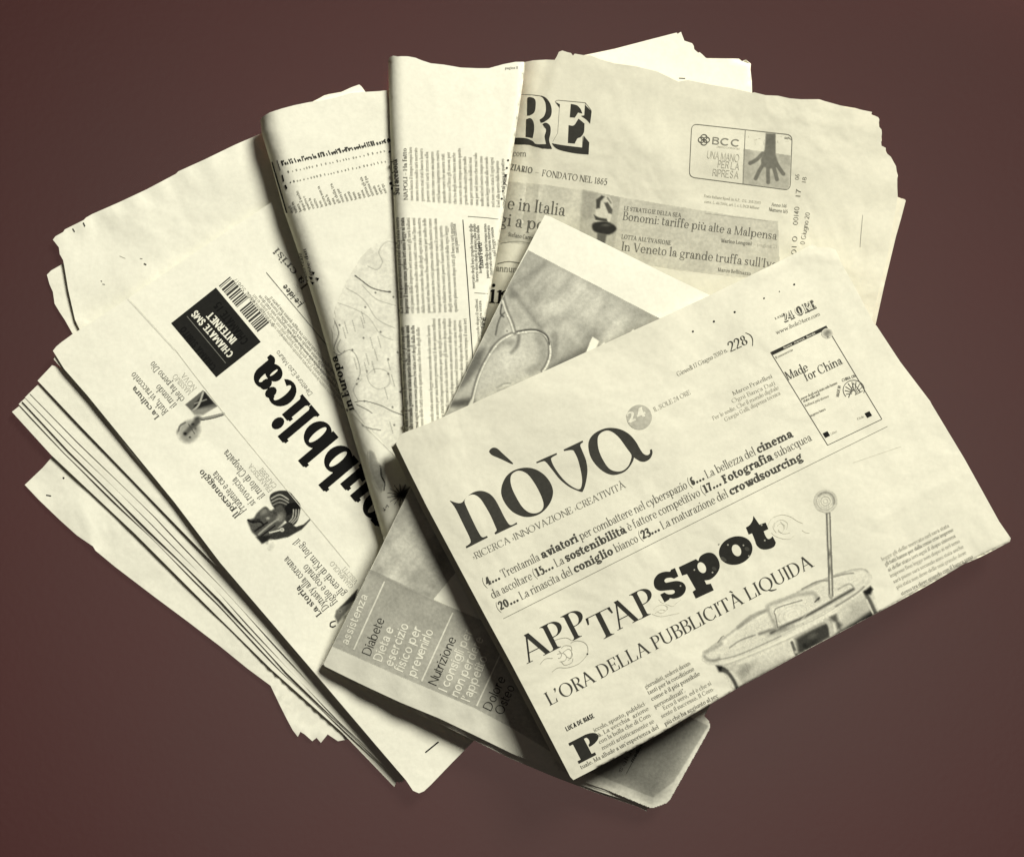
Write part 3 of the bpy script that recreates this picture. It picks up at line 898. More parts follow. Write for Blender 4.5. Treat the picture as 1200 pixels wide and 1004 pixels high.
# ------------------------------------------------------------------ the upside-down daily on the left
root = thing('newspaper', 'upside-down white newspaper with thick black masthead, barcode and three portraits', 'newspaper', (280, 580), GROUP)
E2 = [(61, 428), (44, 446), (95, 500), (182, 590), (258, 668), (340, 760), (400, 834), (474, 915)]
E3a = [(44, 451), (35, 461), (90, 517), (182, 606), (258, 686), (340, 775), (400, 842), (473, 916)]
E3 = [(43, 453), (26, 470), (80, 528), (175, 622), (258, 703), (335, 787), (400, 850), (471, 917)]
E4 = [(26, 473), (14, 482.5), (60, 533), (158, 625), (255, 722), (318, 784), (400, 857), (462, 921.5)]
INNER = [(470, 905), (440, 820), (300, 640), (180, 510), (100, 440)]
stack = []
def page(E, zt, zc, th=.4, seed=0, jag=0):
    r = random.Random(seed)
    o = [(x+r.uniform(-jag, jag), y+r.uniform(-jag, jag)) for x, y in E] + INNER
    sh = Sheet(o, [(14, 482, zt), (60, 430, zt+.4), (258, 690, zt), (470, 918, zc), (300, 640, zt+.5), (180, 510, zt+.6), (400, 840, (zt+zc)/2)], th, COL_WHITE, amp=.12, wave=160, seed=seed, edge_waves=[([E[1], E[-1]], .28, 30, 110+17*(seed % 7))])
    ob = sh.build('page', M_WHITE, root, root, 7)
    return sh
page(E4, 4.6, 3.6, 1.0, 41)
page(lerp_outline(E4, E3, .72), 5.4, 4.3, .3, 43, 1.1)
page(E3, 6.6, 5.0, .5, 44)
page(lerp_outline(E3, E3a, .45), 7.0, 5.4, .3, 45, 1.0)
page(E3a, 7.5, 5.8, .3, 46)
page(E2, 9.3, 6.8, .4, 48)
front = [(62, 411), (66, 406), (72, 401), (85, 391.5), (110, 376), (160, 343), (240, 288), (320, 236), (420, 170), (470, 300), (560, 500), (680, 760), (640, 808), (556, 867), (530, 893), (505, 919), (497, 926.5), (491, 929), (484, 926),
         (476, 914), (440, 872), (400, 825), (360, 778), (330, 743), (258, 659), (205, 589), (160, 534), (103, 464), (75, 432)]
sR = Sheet(front, [(62, 411, 13.0), (160, 343, 11.2), (103, 464, 13.2), (205, 589, 13.4), (330, 743, 13.6), (400, 825, 13.4), (490, 928, 10.5), (556, 867, 9.0), (300, 300, 8.5), (400, 500, 9), (560, 700, 8.5), (300, 450, 11), (640, 808, 8.5), (470, 800, 11.6)],
           .9, COL_WHITE, amp=.35, wave=150, seed=51, creases=[([(200, 470), (420, 700)], -.5, 18)])
sR.build('front_page', M_WHITE, root, root, 6)
fp = sR.obj
# under sheet that shows as a dark lip along the top left edge
page([(65, 415), (63, 421), (110, 476), (190, 575), (265, 664), (335, 748), (400, 830), (474, 914)], 11.3, 8.4, .3, 49)

pr = Print(sR)
pr.text('laRepubblica', (536, 678), (315.7, 415.6), 51, MAST, .11)
pr.build('masthead', fp, root)

pr = Print(sR)
INK = .17
def T(s_, a, b, h, f=SERIF, t=INK): pr.text(s_, a, b, h*.95, f, min(t+.14, .7))
T('La cultura', (187, 488), (158, 451.6), 7, BOLDSERIF, .2)
T('Ruth, vi racconto', (197.5, 481.5), (157.5, 435), 9, SERIF, .25)
T('il mondo', (207.6, 474), (186.5, 449.5), 9, SERIF, .25)
T('che ha perso Dio', (217, 467), (180, 422.5), 9, SERIF, .27)
T('MASSIMO', (225.5, 459), (206, 437.5), 6.5, LIGHT, .5)
T('NOVA', (231, 454.5), (216, 436), 6.5, LIGHT, .5)
flush('teaser_text'); T('Il personaggio', (281.5, 603), (237, 549), 8, BOLDSERIF, .16)
T('Prudente e casta', (289.5, 597), (253.5, 551), 10, SERIF, .2)
T('si rovescia', (300, 589), (276.5, 558), 10, SERIF, .25)
T('il mito di Cleopatra', (311, 580), (266.5, 526), 10, SERIF, .22)
T('FRANCESCA', (319.5, 573.5), (294.5, 542.5), 6, LIGHT, .5)
T('CAFERRI', (325, 569), (307.5, 547.5), 6, LIGHT, .5)
flush('teaser_text'); T('La storia', (377.5, 718.5), (350.5, 685), 8, BOLDSERIF, .15)
T('Dynasty alla coreana', (386, 711), (337, 651), 10, SERIF, .17)
T('figlio e cognato', (396, 704.5), (359.5, 660), 10, SERIF, .18)
T('gli eredi di Kim Jong-il', (406, 694.5), (349.5, 630), 10, SERIF, .2)
T('GIAMPAOLO', (414.5, 686), (390, 656.5), 6, LIGHT, .45)
T('VISETTI', (420, 681), (404.5, 663.5), 6, LIGHT, .5)
flush('teaser_text'); T('Direttore Ezio Mauro', (366.5, 460.5), (326.5, 409.5), 6, SANS, .3)
T('la crisi', (362, 334), (325, 289), 10, SERIF, .3)
T('Le idee', (354.5, 356), (334.5, 332), 7.5, SANSB, .2)
pr.dot(321.5, 297, 1.0, .2); pr.dot(327.5, 304, 1.0, .2)
rd = unit((435, 559), (315.7, 415.6)); up = np.array([rd[1], -rd[0]])
# rules and the small print between masthead and barcode
for k, (off, w, t) in enumerate(((0, .7, .62), (5, .6, .7), (9.5, .6, .75), (14, .7, .55))):
    a = np.array([312, 319.0]) - up*(-off*0.55); 
    pr.line([a + np.array([2.2*k, -1.2*k]), a + np.array([2.2*k, -1.2*k]) - rd*(150+20*k)], w, t)
dd = -rd
for k in range(5):
    p = np.array([331, 391.0]) - up*(4.6*k)
    a, b = p - dd*(62 - 5*k) , p + dd*(112 - 7*k)
    pr.text(words_for(int(np.hypot(*(b-a))/2.1)), b, a, 3.8, BODY, .72 if k < 2 else .56, .2)
pr.line([(340, 343), (352, 358), (358, 353)], .7, .4)
pr.line([(336, 400), (330, 393), (338, 387), (390, 450)], .7, .72)
flush('article_text')
# rule between masthead and teasers
pr.line([(262, 484), (300, 530), (410, 664)], .8, .86); pr.line([(204, 408), (262, 484)], .9, .84)
pr.line([(150, 350), (205, 410)], 2.0, .93)
flush('page_rules')
# barcode
r = random.Random(4)
A0, A1 = np.array([269.6, 324.0]), np.array([316, 378.5]); B0, B1 = np.array([256.5, 335.0]), np.array([302.5, 389.5])
t = 0.0
while t < .985:
    w = r.choice([.012, .02, .03, .04]); g = r.choice([.012, .014, .025])
    if abs(t-.5) < .03: t += .04
    pr.poly([A0+(A1-A0)*t, A0+(A1-A0)*min(t+w, 1), B0+(B1-B0)*min(t+w, 1), B0+(B1-B0)*t], .28 if w > .015 else .4)
    t += w+g
pr.text('9 771128 174602 50617', (323, 380), (276.5, 325), 5, SANS, .55)
pr.build('barcode', fp, root)
# black advertisement box
pr = Print(sR)
pr.poly([(200.5, 378.7), (253, 337), (305.7, 400.6), (253.5, 442)], .16)
pr.text('CHIAMATE SMS', (274.3, 414.5), (229.5, 362.5), 8.6, COND, .97, .24)
pr.text('INTERNET', (278, 397.5), (247.5, 364), 9.5, COND, .97, .24)
pr.text('CHIAMATE 15€', (292, 399), (255, 350), 10, COND, .09, .24)
pr.text('CHIAMA SUBITO', (254, 430), (216, 381), 8, COND, .11, .24)
pr.line([(219, 370.5), (264.5, 425.5)], .9, .48, .24)
pr.build('advert_box', fp, root)

# portraits
def frame_pts(o, rd, up, q): return [tuple(np.array(o)+rd*a+up*b) for a, b in q]
pc = Picture(sR, 190, 445, 280, 530, .7, 5)
g = .62
pc.poly([(217, 474), (238, 457), (255, 476), (238, 484), (224, 481)], .42, 1)                 # jacket
pc.poly([(229, 472), (240, 459), (251, 473), (240, 476), (226, 480)], .16, 1.5)
pc.stroke([(238, 460), (233, 474), (226, 481)], 2.2, .75, 1)
pc.stroke([(228, 473), (242, 468)], 1.2, .65, 1)
pc.poly([(224, 481), (254, 476), (238, 486), (228, 486)], .6, 1.5)
pc.stroke([(236, 491), (250, 488), (262, 485)], 3.6, .62, 1.5)                                  # hand
pc.stroke([(236, 492.5), (250, 490), (261, 486.5)], 1.0, .12, .8)
pc.blob(222, 505, 15, 17, .66, 1, .75, .6)                                                     # head
pc.blob(219, 514, 10, 7, .60, .9, .3)
pc.blob(231, 491, 8, 6, .22, .95, -.5)
pc.blob(226, 499, 9, 5, .25, .9, -.9)
pc.stroke([(232, 494), (224, 501), (217, 508)], 5.5, .34, 4, .9); pc.blob(226, 497, 3, 2, .12, .9); pc.stroke([(221, 497), (228, 508)], 1.2, .3, 1.2, .8)
pc.blob(229, 503, 4.5, 4, .55, .9); pc.blob(229, 502, 2.5, 2.2, .3, .8)
pc.blob(217, 508, 3.2, 2.6, .05, 1); pc.blob(222.5, 512.3, 2.2, 1.8, .08, 1)
pc.stroke([(209, 505), (211, 499), (217, 495)], 2, .4, 2)
pc.blob(208, 506, 2.5, 5, .6, .8)
pc.build('portrait_photograph', fp, root, .10)

pc = Picture(sR, 282, 568, 372, 648, .7, 6)
pc.poly([(316, 582), (320, 577), (329, 574.5), (339, 576), (347, 585), (352, 592), (351, 603), (347, 613), (340, 616), (333, 608), (322, 596), (318, 590)], .2, 1, smooth=3)
for k in range(3):
    pc.stroke([(318+k*.5, 584+k*4), (328, 579.5+k*4.4), (338, 585+k*3.5)], 1.6, .72-.1*k, .8)
pc.poly([(337, 590), (348, 588), (352, 596), (344, 600), (336, 604), (333, 596)], .08, 1)
for k in range(3):
    pc.stroke([(350-k*3, 597), (349-k*3, 606), (343-k*2, 613-k)], 1.3, .7, .7)
pc.poly([(290, 609), (297, 607), (301, 601), (309, 594), (313, 594), (318, 598), (328, 591), (335, 600), (334, 610), (324, 622), (330, 630), (314, 632), (304, 630), (296, 624), (292, 616)], .33, 1.5, smooth=3)
pc.blob(309, 600, 8, 6, .58, .8, -.5); pc.blob(314, 607, 4, 3, .72, .9); pc.blob(328, 606, 7, 9, .62, .8, .5)
pc.blob(302, 609, 5, 3, .12, .9); pc.blob(322, 601, 6, 3, .22, .8, .8); pc.stroke([(296, 612), (305, 611), (309, 615)], 2, .1, 1.5)
pc.stroke([(303, 626), (316, 615), (326, 608)], 2.2, .62, 1); pc.stroke([(299, 622), (313, 612)], 2.2, .12, 1.5); pc.stroke([(306, 628), (322, 616)], 1.6, .1, 1)
pc.stroke([(290.5, 609), (294, 611), (298, 610)], 2, .1, 1)
pc.poly([(322, 622), (336, 612), (347, 617), (356, 614), (363, 607.5), (364, 609), (354, 620), (338, 629), (322, 632), (314, 630)], .22, 1)
pc.stroke([(316, 624), (324, 622), (331, 620)], 1.6, .9, .6); pc.blob(330.5, 620.5, 3.4, 3.2, .85, 1, 0, .5); pc.blob(330.5, 620.5, 1.3, 1.2, .2, 1)
pc.poly([(304, 628), (318, 627), (314, 634), (307, 637), (300, 629)], .15, 1.5); pc.blob(313, 636, 3, 3, .8, .9); pc.blob(318, 640, 5, 8, .82, .7, .6)
pc.grain(.03, (pc.t < .9)*1.0)
pc.build('portrait_photograph', fp, root, .10)

pc = Picture(sR, 380, 680, 425, 740, .7, 7)
pc.poly([(419, 690), (417, 700), (410, 712), (402, 722), (396, 730), (392, 722), (394, 715), (404, 706)], .45, 1.5)
pc.poly([(419, 690), (416, 703), (407, 708), (398, 712), (404, 706)], .22, 1.5)
pc.blob(399, 716, 4, 4, .62, .8); pc.blob(398.5, 716, 1.3, 1.3, .1, 1); pc.blob(404, 722, 6, 3.5, .6, .7, -.5)
pc.stroke([(392.5, 727.5), (388, 729), (387, 733), (390, 734.5), (393, 733)], 2.0, .1, .7)
pc.build('portrait_photograph', fp, root, .10)

pr = Print(sR)
pr.line([(498.5, 881.3), (514, 868.8)], 1.7, .12)
pr.build('print_mark', fp, root)

# ------------------------------------------------------------------ folded paper with the map
root = thing('newspaper', 'white newspaper folded to a narrow strip with a grey map and chart rows', 'newspaper', (390, 350), GROUP)
tipS = Sheet([(355, 125), (373, 116), (380, 112), (386, 110.5), (400, 108), (412, 102.5), (421, 99.3), (424, 102), (428, 107.5), (450, 140), (380, 150)], [(355, 125, 20), (421, 99, 20), (428, 140, 20)], .6, COL_WHITE, amp=.1)
tipS.build('inner_page', M_WHITE, root, root, 6)
LEDGE = [(305, 141), (306.5, 156), (316, 187), (333, 248), (352, 303), (374, 374), (387, 420), (407.5, 489), (432.5, 575), (448, 626)]
sE = Sheet([(305, 141), (308, 137), (316, 132), (330, 127.5), (345, 123.5), (362, 120), (380, 117.5), (393, 114.5), (410, 109.5), (428, 108), (445, 107), (457, 105.5), (480, 106), (500, 300), (520, 500), (530, 640), (470, 660), (452, 640), (448, 626)] + LEDGE[1:-1][::-1],
           [(305, 141, 25), (457, 106, 25.5), (400, 300, 26), (490, 300, 26), (500, 500, 26.5), (448, 626, 25.5), (520, 620, 26.5), (380, 200, 26)], 15, COL_WHITE, amp=.3, wave=140, seed=61,
           folds=[(LEDGE, 24)])
sE.build('front_page', M_WHITE, root, root, 5)
fp = sE.obj
pr = Print(sE)
ax = unit((331, 189.6), (456, 162.5)); dn = np.array([-ax[1], ax[0]])
r = random.Random(9)
def vword(p, n, h, tone, f=BODY):
    p = np.array(p); pr.text(words_for(n)[:n], p, p-dn*0+np.array([-.22, -1.0])*h, 4.2, f, tone, .2)
x = 0.0; o = np.array([331.5, 192.5])
while x < 128:                                   # chart heading in dark type
    hgt = r.choice([3.2, 3.8, 5.5, 6])
    pr.line([o+ax*x+dn*1.5, o+ax*x-dn*(hgt-1.5)+ax*r.uniform(-1.6, -.6)], r.choice([1.0, 1.5, 1.9]), .14 if x < 22 else .3, .22)
    if r.random() < .4: pr.dot(*(o+ax*(x+1.2)-dn*(hgt-2.5)), 1.1, .3, .22)
    x += r.uniform(2.2, 4.2)
flush('chart_heading')
for row, o in enumerate((np.array([338.5, 202.5]), np.array([341, 214.5]))):
    x = 0.0
    while x < 118:
        pr.line([o+ax*x, o+ax*x-dn*r.uniform(1.5, 3)+ax*-.6], r.choice([.9, 1.4]), .45 if x < 5 else .68, .22)
        x += r.uniform(3.2, 5.5)
o = np.array([344, 249.5]); x = 0.0
while x < 116:                                   # upright names of varied length
    n = r.choice([4, 5, 5, 6, 7, 9, 13])
    p = o+ax*x
    pr.text((words_for(n)+'aeio')[:n], p, p-dn*n*1.9-ax*n*.35, 3.4, BODY, .30 if x < 10 else .55, .22)
    x += 5.1
for a, b, w, t in (((318.5, 190), (336, 250), 1.5, .12), ((324.5, 188), (328.5, 200), 1.0, .3), ((330.5, 205), (332.5, 213), 1.8, .2), ((334, 217), (336, 221.5), 2.4, .12)):
    pr.line([a, b], w, t, .22)
for x_, y_, d_ in ((457, 165, 1.5), (455, 163.5, 1.4), (456.5, 178, 1.3), (458, 215, 1.8), (459.5, 221, 1.6), (451, 164, 1)):
    pr.dot(x_, y_, d_, .18, .22)
flush('chart_text'); pr.text('Fonte: dati', (367, 327), (358.5, 291), 4, BODY, .3, .22); pr.text('Tasso reale', (361, 331), (353, 296), 4, BODY, .35, .22)
for x_, y_ in ((366.5, 320), (371.5, 327), (363.5, 326), (365.5, 332)):
    pr.poly([(x_-2, y_-2), (x_+2.6, y_-1), (x_+1, y_+2.4)], .12, .24)
flush('source_note'); pr.text('In Europa', (415, 480), (394.5, 415.5), 9, Font(S=.2, H=.085, sl=.07, st=.09, X=.68, K=.24, slab=True, gap=.06), .12, .22)
pr.build('map_title', fp, root)
pc = Picture(sE, 376, 262, 500, 640, 1.0, 15)
M = [(500, 250), (462, 271), (440, 284), (422, 303), (406, 330), (393, 361), (389.5, 385), (391, 408), (397, 430), (405, 452), (416, 480), (430, 500), (460, 530), (500, 540)]
pc.poly(M, .95, 3)
pc.noise(50, .02, in_poly(pc.X, pc.Y, M)*1.0)
def ln(p, t=.6, w=.9): pc.stroke(p, w, t, .8)
ln([(416, 323), (424, 329), (435, 337), (448, 341), (458, 342)], .22, 1.1); pc.blob(456.5, 342, 3, 1.8, .1); pc.blob(416.5, 323.5, 1.6, 1.6, .2)
ln([(431, 312), (442, 316), (448, 307), (444, 295), (452, 284), (462, 284)], .74); ln([(406, 338), (420, 346), (430, 356), (440, 372), (452, 380), (462, 384)], .72)
ln([(425, 335), (440, 350), (456, 356), (464, 358)], .75); ln([(396, 355), (415, 362), (432, 372), (446, 392), (460, 398)], .76)
ln([(392, 376), (397, 390), (393, 402), (391, 412), (398, 416), (404, 411)], .4); ln([(399, 398), (395, 408), (400, 414), (410, 410), (418, 418), (422, 436), (418, 446)], .6)
ln([(416, 471), (428, 470), (446, 475), (460, 482), (474, 487)], .35); ln([(418, 474), (430, 480), (436, 484)], .4); ln([(424, 498), (434, 502), (446, 504)], .4)
ln([(430, 440), (440, 432), (454, 436), (456, 450), (444, 456), (434, 450), (430, 440)], .72); ln([(420, 470), (414, 456), (424, 444)], .7)
ln([(412, 484), (432, 504), (452, 524), (468, 540)], .8)
rr = np.random.default_rng(3)
for x_, y_ in ((398, 381), (428, 360), (440, 343), (461, 348), (446, 389), (426, 396), (413, 410), (455, 421), (420, 444), (418, 450), (430, 435), (466, 413), (455, 438), (469, 459), (462, 498), (427, 470), (460, 477)):
    pc.blob(x_, y_, 1.7, 1.7, .08)
for x_, y_ in ((425, 366), (435, 396), (455, 421), (416, 420), (430, 415), (444, 395), (405, 378), (414, 376), (424, 372), (460, 440), (428, 425), (437, 424), (452, 455), (458, 495), (440, 410), (403, 384)):
    for k in range(7):
        pc.blob(x_+k*.55-1, y_+k*2.0, 1.0, 1.2, .45)
pc.poly([(432, 529), (438, 530), (443, 542), (450, 548), (452, 558), (449, 572), (446, 576), (440, 566), (434, 550)], .72, 2, smooth=3)
pc.stroke([(446, 548), (447, 558), (451, 566), (450, 575)], 1.4, .2, 1)
for k in range(9): pc.blob(445.5+k*.6, 546+k*2.3, 1.2, 1.0, .15)
for a in np.arange(0, 6.28, .42):
    pc.stroke([(470, 580), (470+math.cos(a)*16, 580+math.sin(a)*13)], 1.2, .15, 1.2, .9, 1)
pc.blob(474, 578, 14, 12, .1, .9)
ln([(449.5, 595), (451, 598), (453.5, 591.5), (455.5, 594)], .15, 1.2)
pc.build('weather_map', fp, root, .12)

# ------------------------------------------------------------------ pink broadsheet with the big RE
root = thing('newspaper', 'tinted broadsheet headed by large shadowed letters RE, with a hand advert', 'newspaper', (830, 250), GROUP)
for k, (dx, z0) in enumerate(((0, 8), (3.2, 6.4), (6.0, 4.8))):
    sh = Sheet([(1000, 190), (1040, 200), (1052-k*1.2, 231+k*1.0), (1056+dx*.8, 232.5+k*.6), (1061.5-k*1.0, 235+k*.8), (1056-k*1.2, 256), (1050-k*1.2, 277), (1037-k*1.2, 331), (1026-k*1.2, 381), (1010, 430), (940, 460), (900, 300)],
               [(1061, 235, z0), (1025, 380, z0), (900, 300, z0+1), (1000, 200, z0)], 1.0, COL_TINT, amp=.15, seed=71+k)
    sh.build('inner_page', M_TINT, root, root, 7)
RAG = [(1005, 128), (1022, 131.5), (1020.5, 134.5), (1029, 137.5), (1030.5, 140), (1029.5, 148), (1033, 152), (1033.5, 156), (1032.5, 165), (1033, 171), (1038, 173.5), (1038, 179), (1044, 184), (1050, 195), (1051.5, 206), (1051.5, 219), (1052, 231)]
for k in range(2):
    sh = Sheet([(900, 120), (985-k*10, 124+k*2)] + [(x-2.2-2*k+1.5*((i*7+k*3) % 3), y+1.5*k-1+((i*5+k) % 3)) for i, (x, y) in enumerate(RAG)] + [(1035, 330), (1005, 430), (900, 420)],
               [(1000, 130, 12-2*k), (1050, 220, 11-2*k), (900, 300, 13-2*k), (1030, 380, 11-2*k)], 1.0, COL_TINT, amp=.2, seed=81+k)
    sh.build('inner_page', M_TINT, root, root, 6)
top = [(590, 90), (600, 76), (612, 73.6), (625, 71), (640, 70.2), (650, 70.5), (652.5, 66.5), (655, 61), (659, 59.5), (664, 61.2), (669, 62.4), (671.5, 65.5), (673.5, 63.2), (684, 65), (692, 65.2), (704, 70), (720, 74.5), (745, 78), (770, 84), (795, 96), (806, 94), (830, 99), (860, 104), (881, 109),
       (884, 108.5), (897, 111.8), (912, 112.5), (925, 115.5), (938, 116.6), (960, 116.6), (966, 118.6), (989, 125), (991, 126.5), (1004, 128.2)]
sS = Sheet(top + RAG + [(1049, 250), (1040, 300), (1025, 360), (1008, 430), (900, 520), (700, 560), (560, 540), (520, 480), (560, 250)],
           [(600, 76, 18), (640, 70, 19.5), (664, 61, 22), (881, 109, 22), (1022, 131, 16), (1052, 231, 14.5), (1008, 430, 18), (800, 300, 26), (700, 200, 25), (560, 400, 20.5), (590, 250, 19.5), (900, 520, 26), (700, 560, 25), (560, 540, 22)], 11, COL_TINT, amp=.45, wave=120, seed=91,
           creases=[([(657, 60), (640, 130), (628, 260)], 1.1, 9), ([(640, 70), (625, 130), (612, 260)], -.9, 9), ([(1012, 240), (1008, 330)], -.5, 4), ([(690, 75), (820, 120), (1000, 150)], .35, 14), ([(700, 100), (690, 260)], .35, 18),
                    ([(940, 115), (1000, 260)], .3, 22), ([(760, 110), (790, 200)], .3, 16)],
           edge_waves=[([(660, 62), (1022, 131)], .5, 20, 55), ([(1030, 140), (1030, 380)], .5, 22, 60)])
sS.folds = [([(604, 60), (600, 110), (592, 165), (585, 210), (577, 262), (569, 310), (560, 365), (550, 410)], 32)]
sS.build('front_page', M_TINT, root, root, 5)
fp = sS.obj
pr = Print(sS)
z3 = lambda pts: [(580+p[0]/5, 60+p[1]/5)+tuple(p[2:]) for p in pts]
D1 = .26
for sh_ in ([(190, 275, 1), (200, 270), (225, 275), (238, 292), (238, 330), (230, 360), (207, 376), (188, 378, 1)],
            [(183, 400, 1), (205, 393), (221, 405), (229, 430), (229, 470), (221, 510, 1), (180, 502, 1)],
            [(268, 260, 1), (300, 275), (325, 310), (333, 350), (326, 385), (300, 408), (272, 420), (262, 402, 1), (285, 385), (298, 355), (298, 310), (285, 280)],
            [(278, 428, 1), (300, 420), (324, 440), (326, 480), (318, 525), (335, 572, 1), (300, 545, 1), (292, 500), (300, 460)],
            [(106, 526), (114, 510), (150, 508), (190, 513), (222, 528), (242, 545), (302, 545, 1), (335, 573, 1), (295, 572), (236, 560), (190, 548), (120, 546)],
            [(134, 288, 1), (146, 283, 1), (140, 325, 1)],
            [(445, 310, 1), (480, 318), (502, 340), (512, 366, 1), (488, 360, 1), (478, 376), (469, 390, 1), (439, 388, 1)],
            [(432, 434, 1), (462, 436), (484, 405), (490, 396, 1), (525, 425, 1), (523, 470), (514, 492, 1), (501, 505), (484, 512), (468, 542, 1), (428, 538, 1)],
            [(528, 315, 1), (567, 355, 1), (558, 426, 1), (536, 402), (505, 380, 1), (524, 377, 1)],
            [(520, 495, 1), (553, 536, 1), (549, 606, 1), (512, 570, 1)],
            [(333, 540, 1), (400, 552), (515, 566), (549, 574, 1), (549, 606, 1), (470, 599), (382, 580), (350, 562)],
            [(353, 298, 1), (381, 312, 1), (380, 335, 1)]):
    pr.poly(z3(sh_), D1, .16, smooth=4)
pr.line(z3([(144, 290), (140, 265), (150, 255), (262, 262), (290, 285)]), .6, .4, .14, 3)
pr.line(z3([(352, 296), (370, 288), (530, 303), (566, 350)]), .6, .45)
pr.line(z3([(140, 330), (128, 440), (112, 512)]), .5, .55); pr.line(z3([(378, 335), (368, 480), (340, 530)]), .5, .6); pr.line(z3([(530, 305), (528, 375)]), .5, .55); pr.line(z3([(515, 500), (512, 566)]), .5, .55)
pr.build('masthead', fp, root)
pc = Picture(sS, 575, 205, 925, 345, 1.0, 23)
BAND = [(560, 211), (600, 213), (640, 216.5), (684, 223), (727, 231), (800, 243), (862, 253), (912, 259.5), (914, 320), (880, 326), (800, 317), (730, 306), (640, 290), (560, 279)]
pc.poly(BAND, .885, 1.2)
pc.noise(60, .02, in_poly(pc.X, pc.Y, BAND)*1.0)
pc.poly([(683, 223), (727, 231), (720, 290), (678, 282)], .80, 1); pc.poly([(683, 223), (700, 226), (694, 255), (680, 260)], .72, 3)
pc.poly([(699, 234), (704, 229), (713, 230), (718, 238), (717, 250), (713, 262), (699, 262), (698, 248)], .93, 1.2, smooth=3)
pc.poly([(698.5, 234), (705, 229), (709, 230.5), (704, 236), (703, 244), (698.5, 245)], .32, 1.2); pc.poly([(708, 238), (712, 237), (718, 246), (717, 251), (713, 250)], .38, 1.2)
pc.stroke([(712, 232), (716, 238)], 2, .6, 1); pc.poly([(696, 252), (702, 255), (711, 256.5), (712, 260), (698, 258)], .28, 1.2)
pc.poly([(694, 263), (700, 260), (712, 260), (721, 265), (722, 270), (714, 275), (703, 274), (695, 270)], .22, 1.5, smooth=3)
pc.blob(710, 264, 9, 3, .45, .7)
pc.poly([(700, 273), (711, 275), (708, 290), (699, 288)], .42, 1.5)
# hand advert
z4 = lambda pts: [(780+p[0]/4, 110+p[1]/4) for p in pts]
pc2 = Picture(sS, 800, 135, 935, 230, .8, 24)
pc2.poly(z4([(366, 258), (589, 290), (584, 400), (578, 440), (560, 447), (362, 425)]), .80, 1.0)
pc2.noise(40, .03, in_poly(pc2.X, pc2.Y, z4([(366, 258), (589, 290), (580, 440), (362, 425)]))*1.0)
pc2.poly(z4([(470, 186), (516, 186), (516, 285), (528, 325), (520, 345), (490, 352), (450, 340), (446, 310), (464, 262)]), .5, 1.2)
for f in ([(455, 280), (425, 310), (396, 326)], [(455, 335), (435, 370), (422, 398)], [(480, 340), (480, 380), (481, 416)], [(503, 335), (514, 370), (522, 402)], [(518, 325), (535, 352), (552, 376)]):
    pc2.stroke(z4(f), 4.6, .52, 1.2)
pc2.blob(903, 165, 7, 12, .44, .5); pc2.blob(899, 190, 8, 8, .56, .5)
for cx, cy, rx, ry in ((410, 200, 22, 18), (440, 232, 20, 22), (550, 225, 24, 26), (570, 212, 14, 12)):
    c = np.array([(780+cx/4+rx/4*math.cos(a), 110+cy/4+ry/4*math.sin(a)) for a in np.linspace(0, 6.28, 20)])
    pc2.stroke(c, .7, .8, .6, 1, 1)
pc2.stroke(z4([(562, 210), (578, 208), (590, 216)]), 1.5, .5, 1)
def rrect(c, r_=5):
    out = []
    n = len(c)
    for i in range(n):
        p = np.array(c[i], float); a = np.array(c[i-1], float); b = np.array(c[(i+1) % n], float)
        ua = (a-p)/np.hypot(*(a-p)); ub = (b-p)/np.hypot(*(b-p))
        for t in np.linspace(0, 1, 6): out.append(tuple((1-t)**2*(p+ua*r_)+2*t*(1-t)*p+t*t*(p+ub*r_)))
    return out
RR = rrect(z4([(123, 141), (594, 193), (584, 452), (111, 390)]), 7); RR.append(RR[0])
pc2.build('hand_advert', fp, root, .10)
pc.build('photograph_band', fp, root, .10)
pr = Print(sS)
L = .2
def T(s_, a, b, h, f=SERIF, t=.3): pr.text(s_, a, b, h, f, min(t+.2, .82) if t > .15 else t, L)
pr.line(RR, .8, .55, .2); pr.line(z4([(374, 170), (363, 425)]), .7, .6, .2)
c0 = np.array([825, 164.0])
for dx, dy in ((-3, 0), (3, 0), (0, -3), (0, 3)):
    cc = [(c0[0]+dx+3.6*math.cos(a), c0[1]+dy+3.2*math.sin(a)) for a in np.linspace(0, 6.2832, 16)]
    pr.line(cc, 1.1, .45, L)
T('BCC', (834.5, 169), (868, 172.4), 8.5, WIDE, .42)
T('CREDITO COOPERATIVO', (840, 173), (867, 175.8), 2.2, SANS, .6)
T('UNA MANO', (828.5, 185.5), (866.5, 190.3), 9, SANS, .62); T('PER LA', (841, 196.2), (866.5, 199.6), 8.5, SANS, .6); T('RIPRESA', (835, 206.3), (866, 209.6), 8.5, SANS, .6)
flush('advert_text'); T('.com', (599, 183), (617, 183.5), 7.5, SERIF, .4)
T('ZIARIO', (598, 199), (624, 203.5), 7, BOLDSERIF, .3); T('–', (627, 204), (632, 204.6), 6, SERIF, .6)
T('FONDATO NEL 1865', (635, 206.3), (711.5, 217), 7.5, SERIF, .3)
flush('publisher_line'); T('e in Italia', (594, 245), (662.5, 253.5), 15, SERIF, .25)
T('gi a posto', (584, 263.5), (662, 274), 15, SERIF, .25)
T('Stefano Carrer', (595.5, 277), (626, 281.8), 5, BOLDSERIF, .25)
T('annun', (581, 317.6), (606, 319.5), 8, SERIF, .4)
T('in', (573, 354.5), (600, 357), 24, DIDOT, .12)
flush('headline'); T('LE STRATEGIE DELLA SEA', (731, 246.5), (798.5, 255), 5, BOLDSERIF, .35)
T('Bonomi: tariffe più alte a Malpensa', (729.5, 257.8), (910.5, 281.3), 10, SERIF, .3)
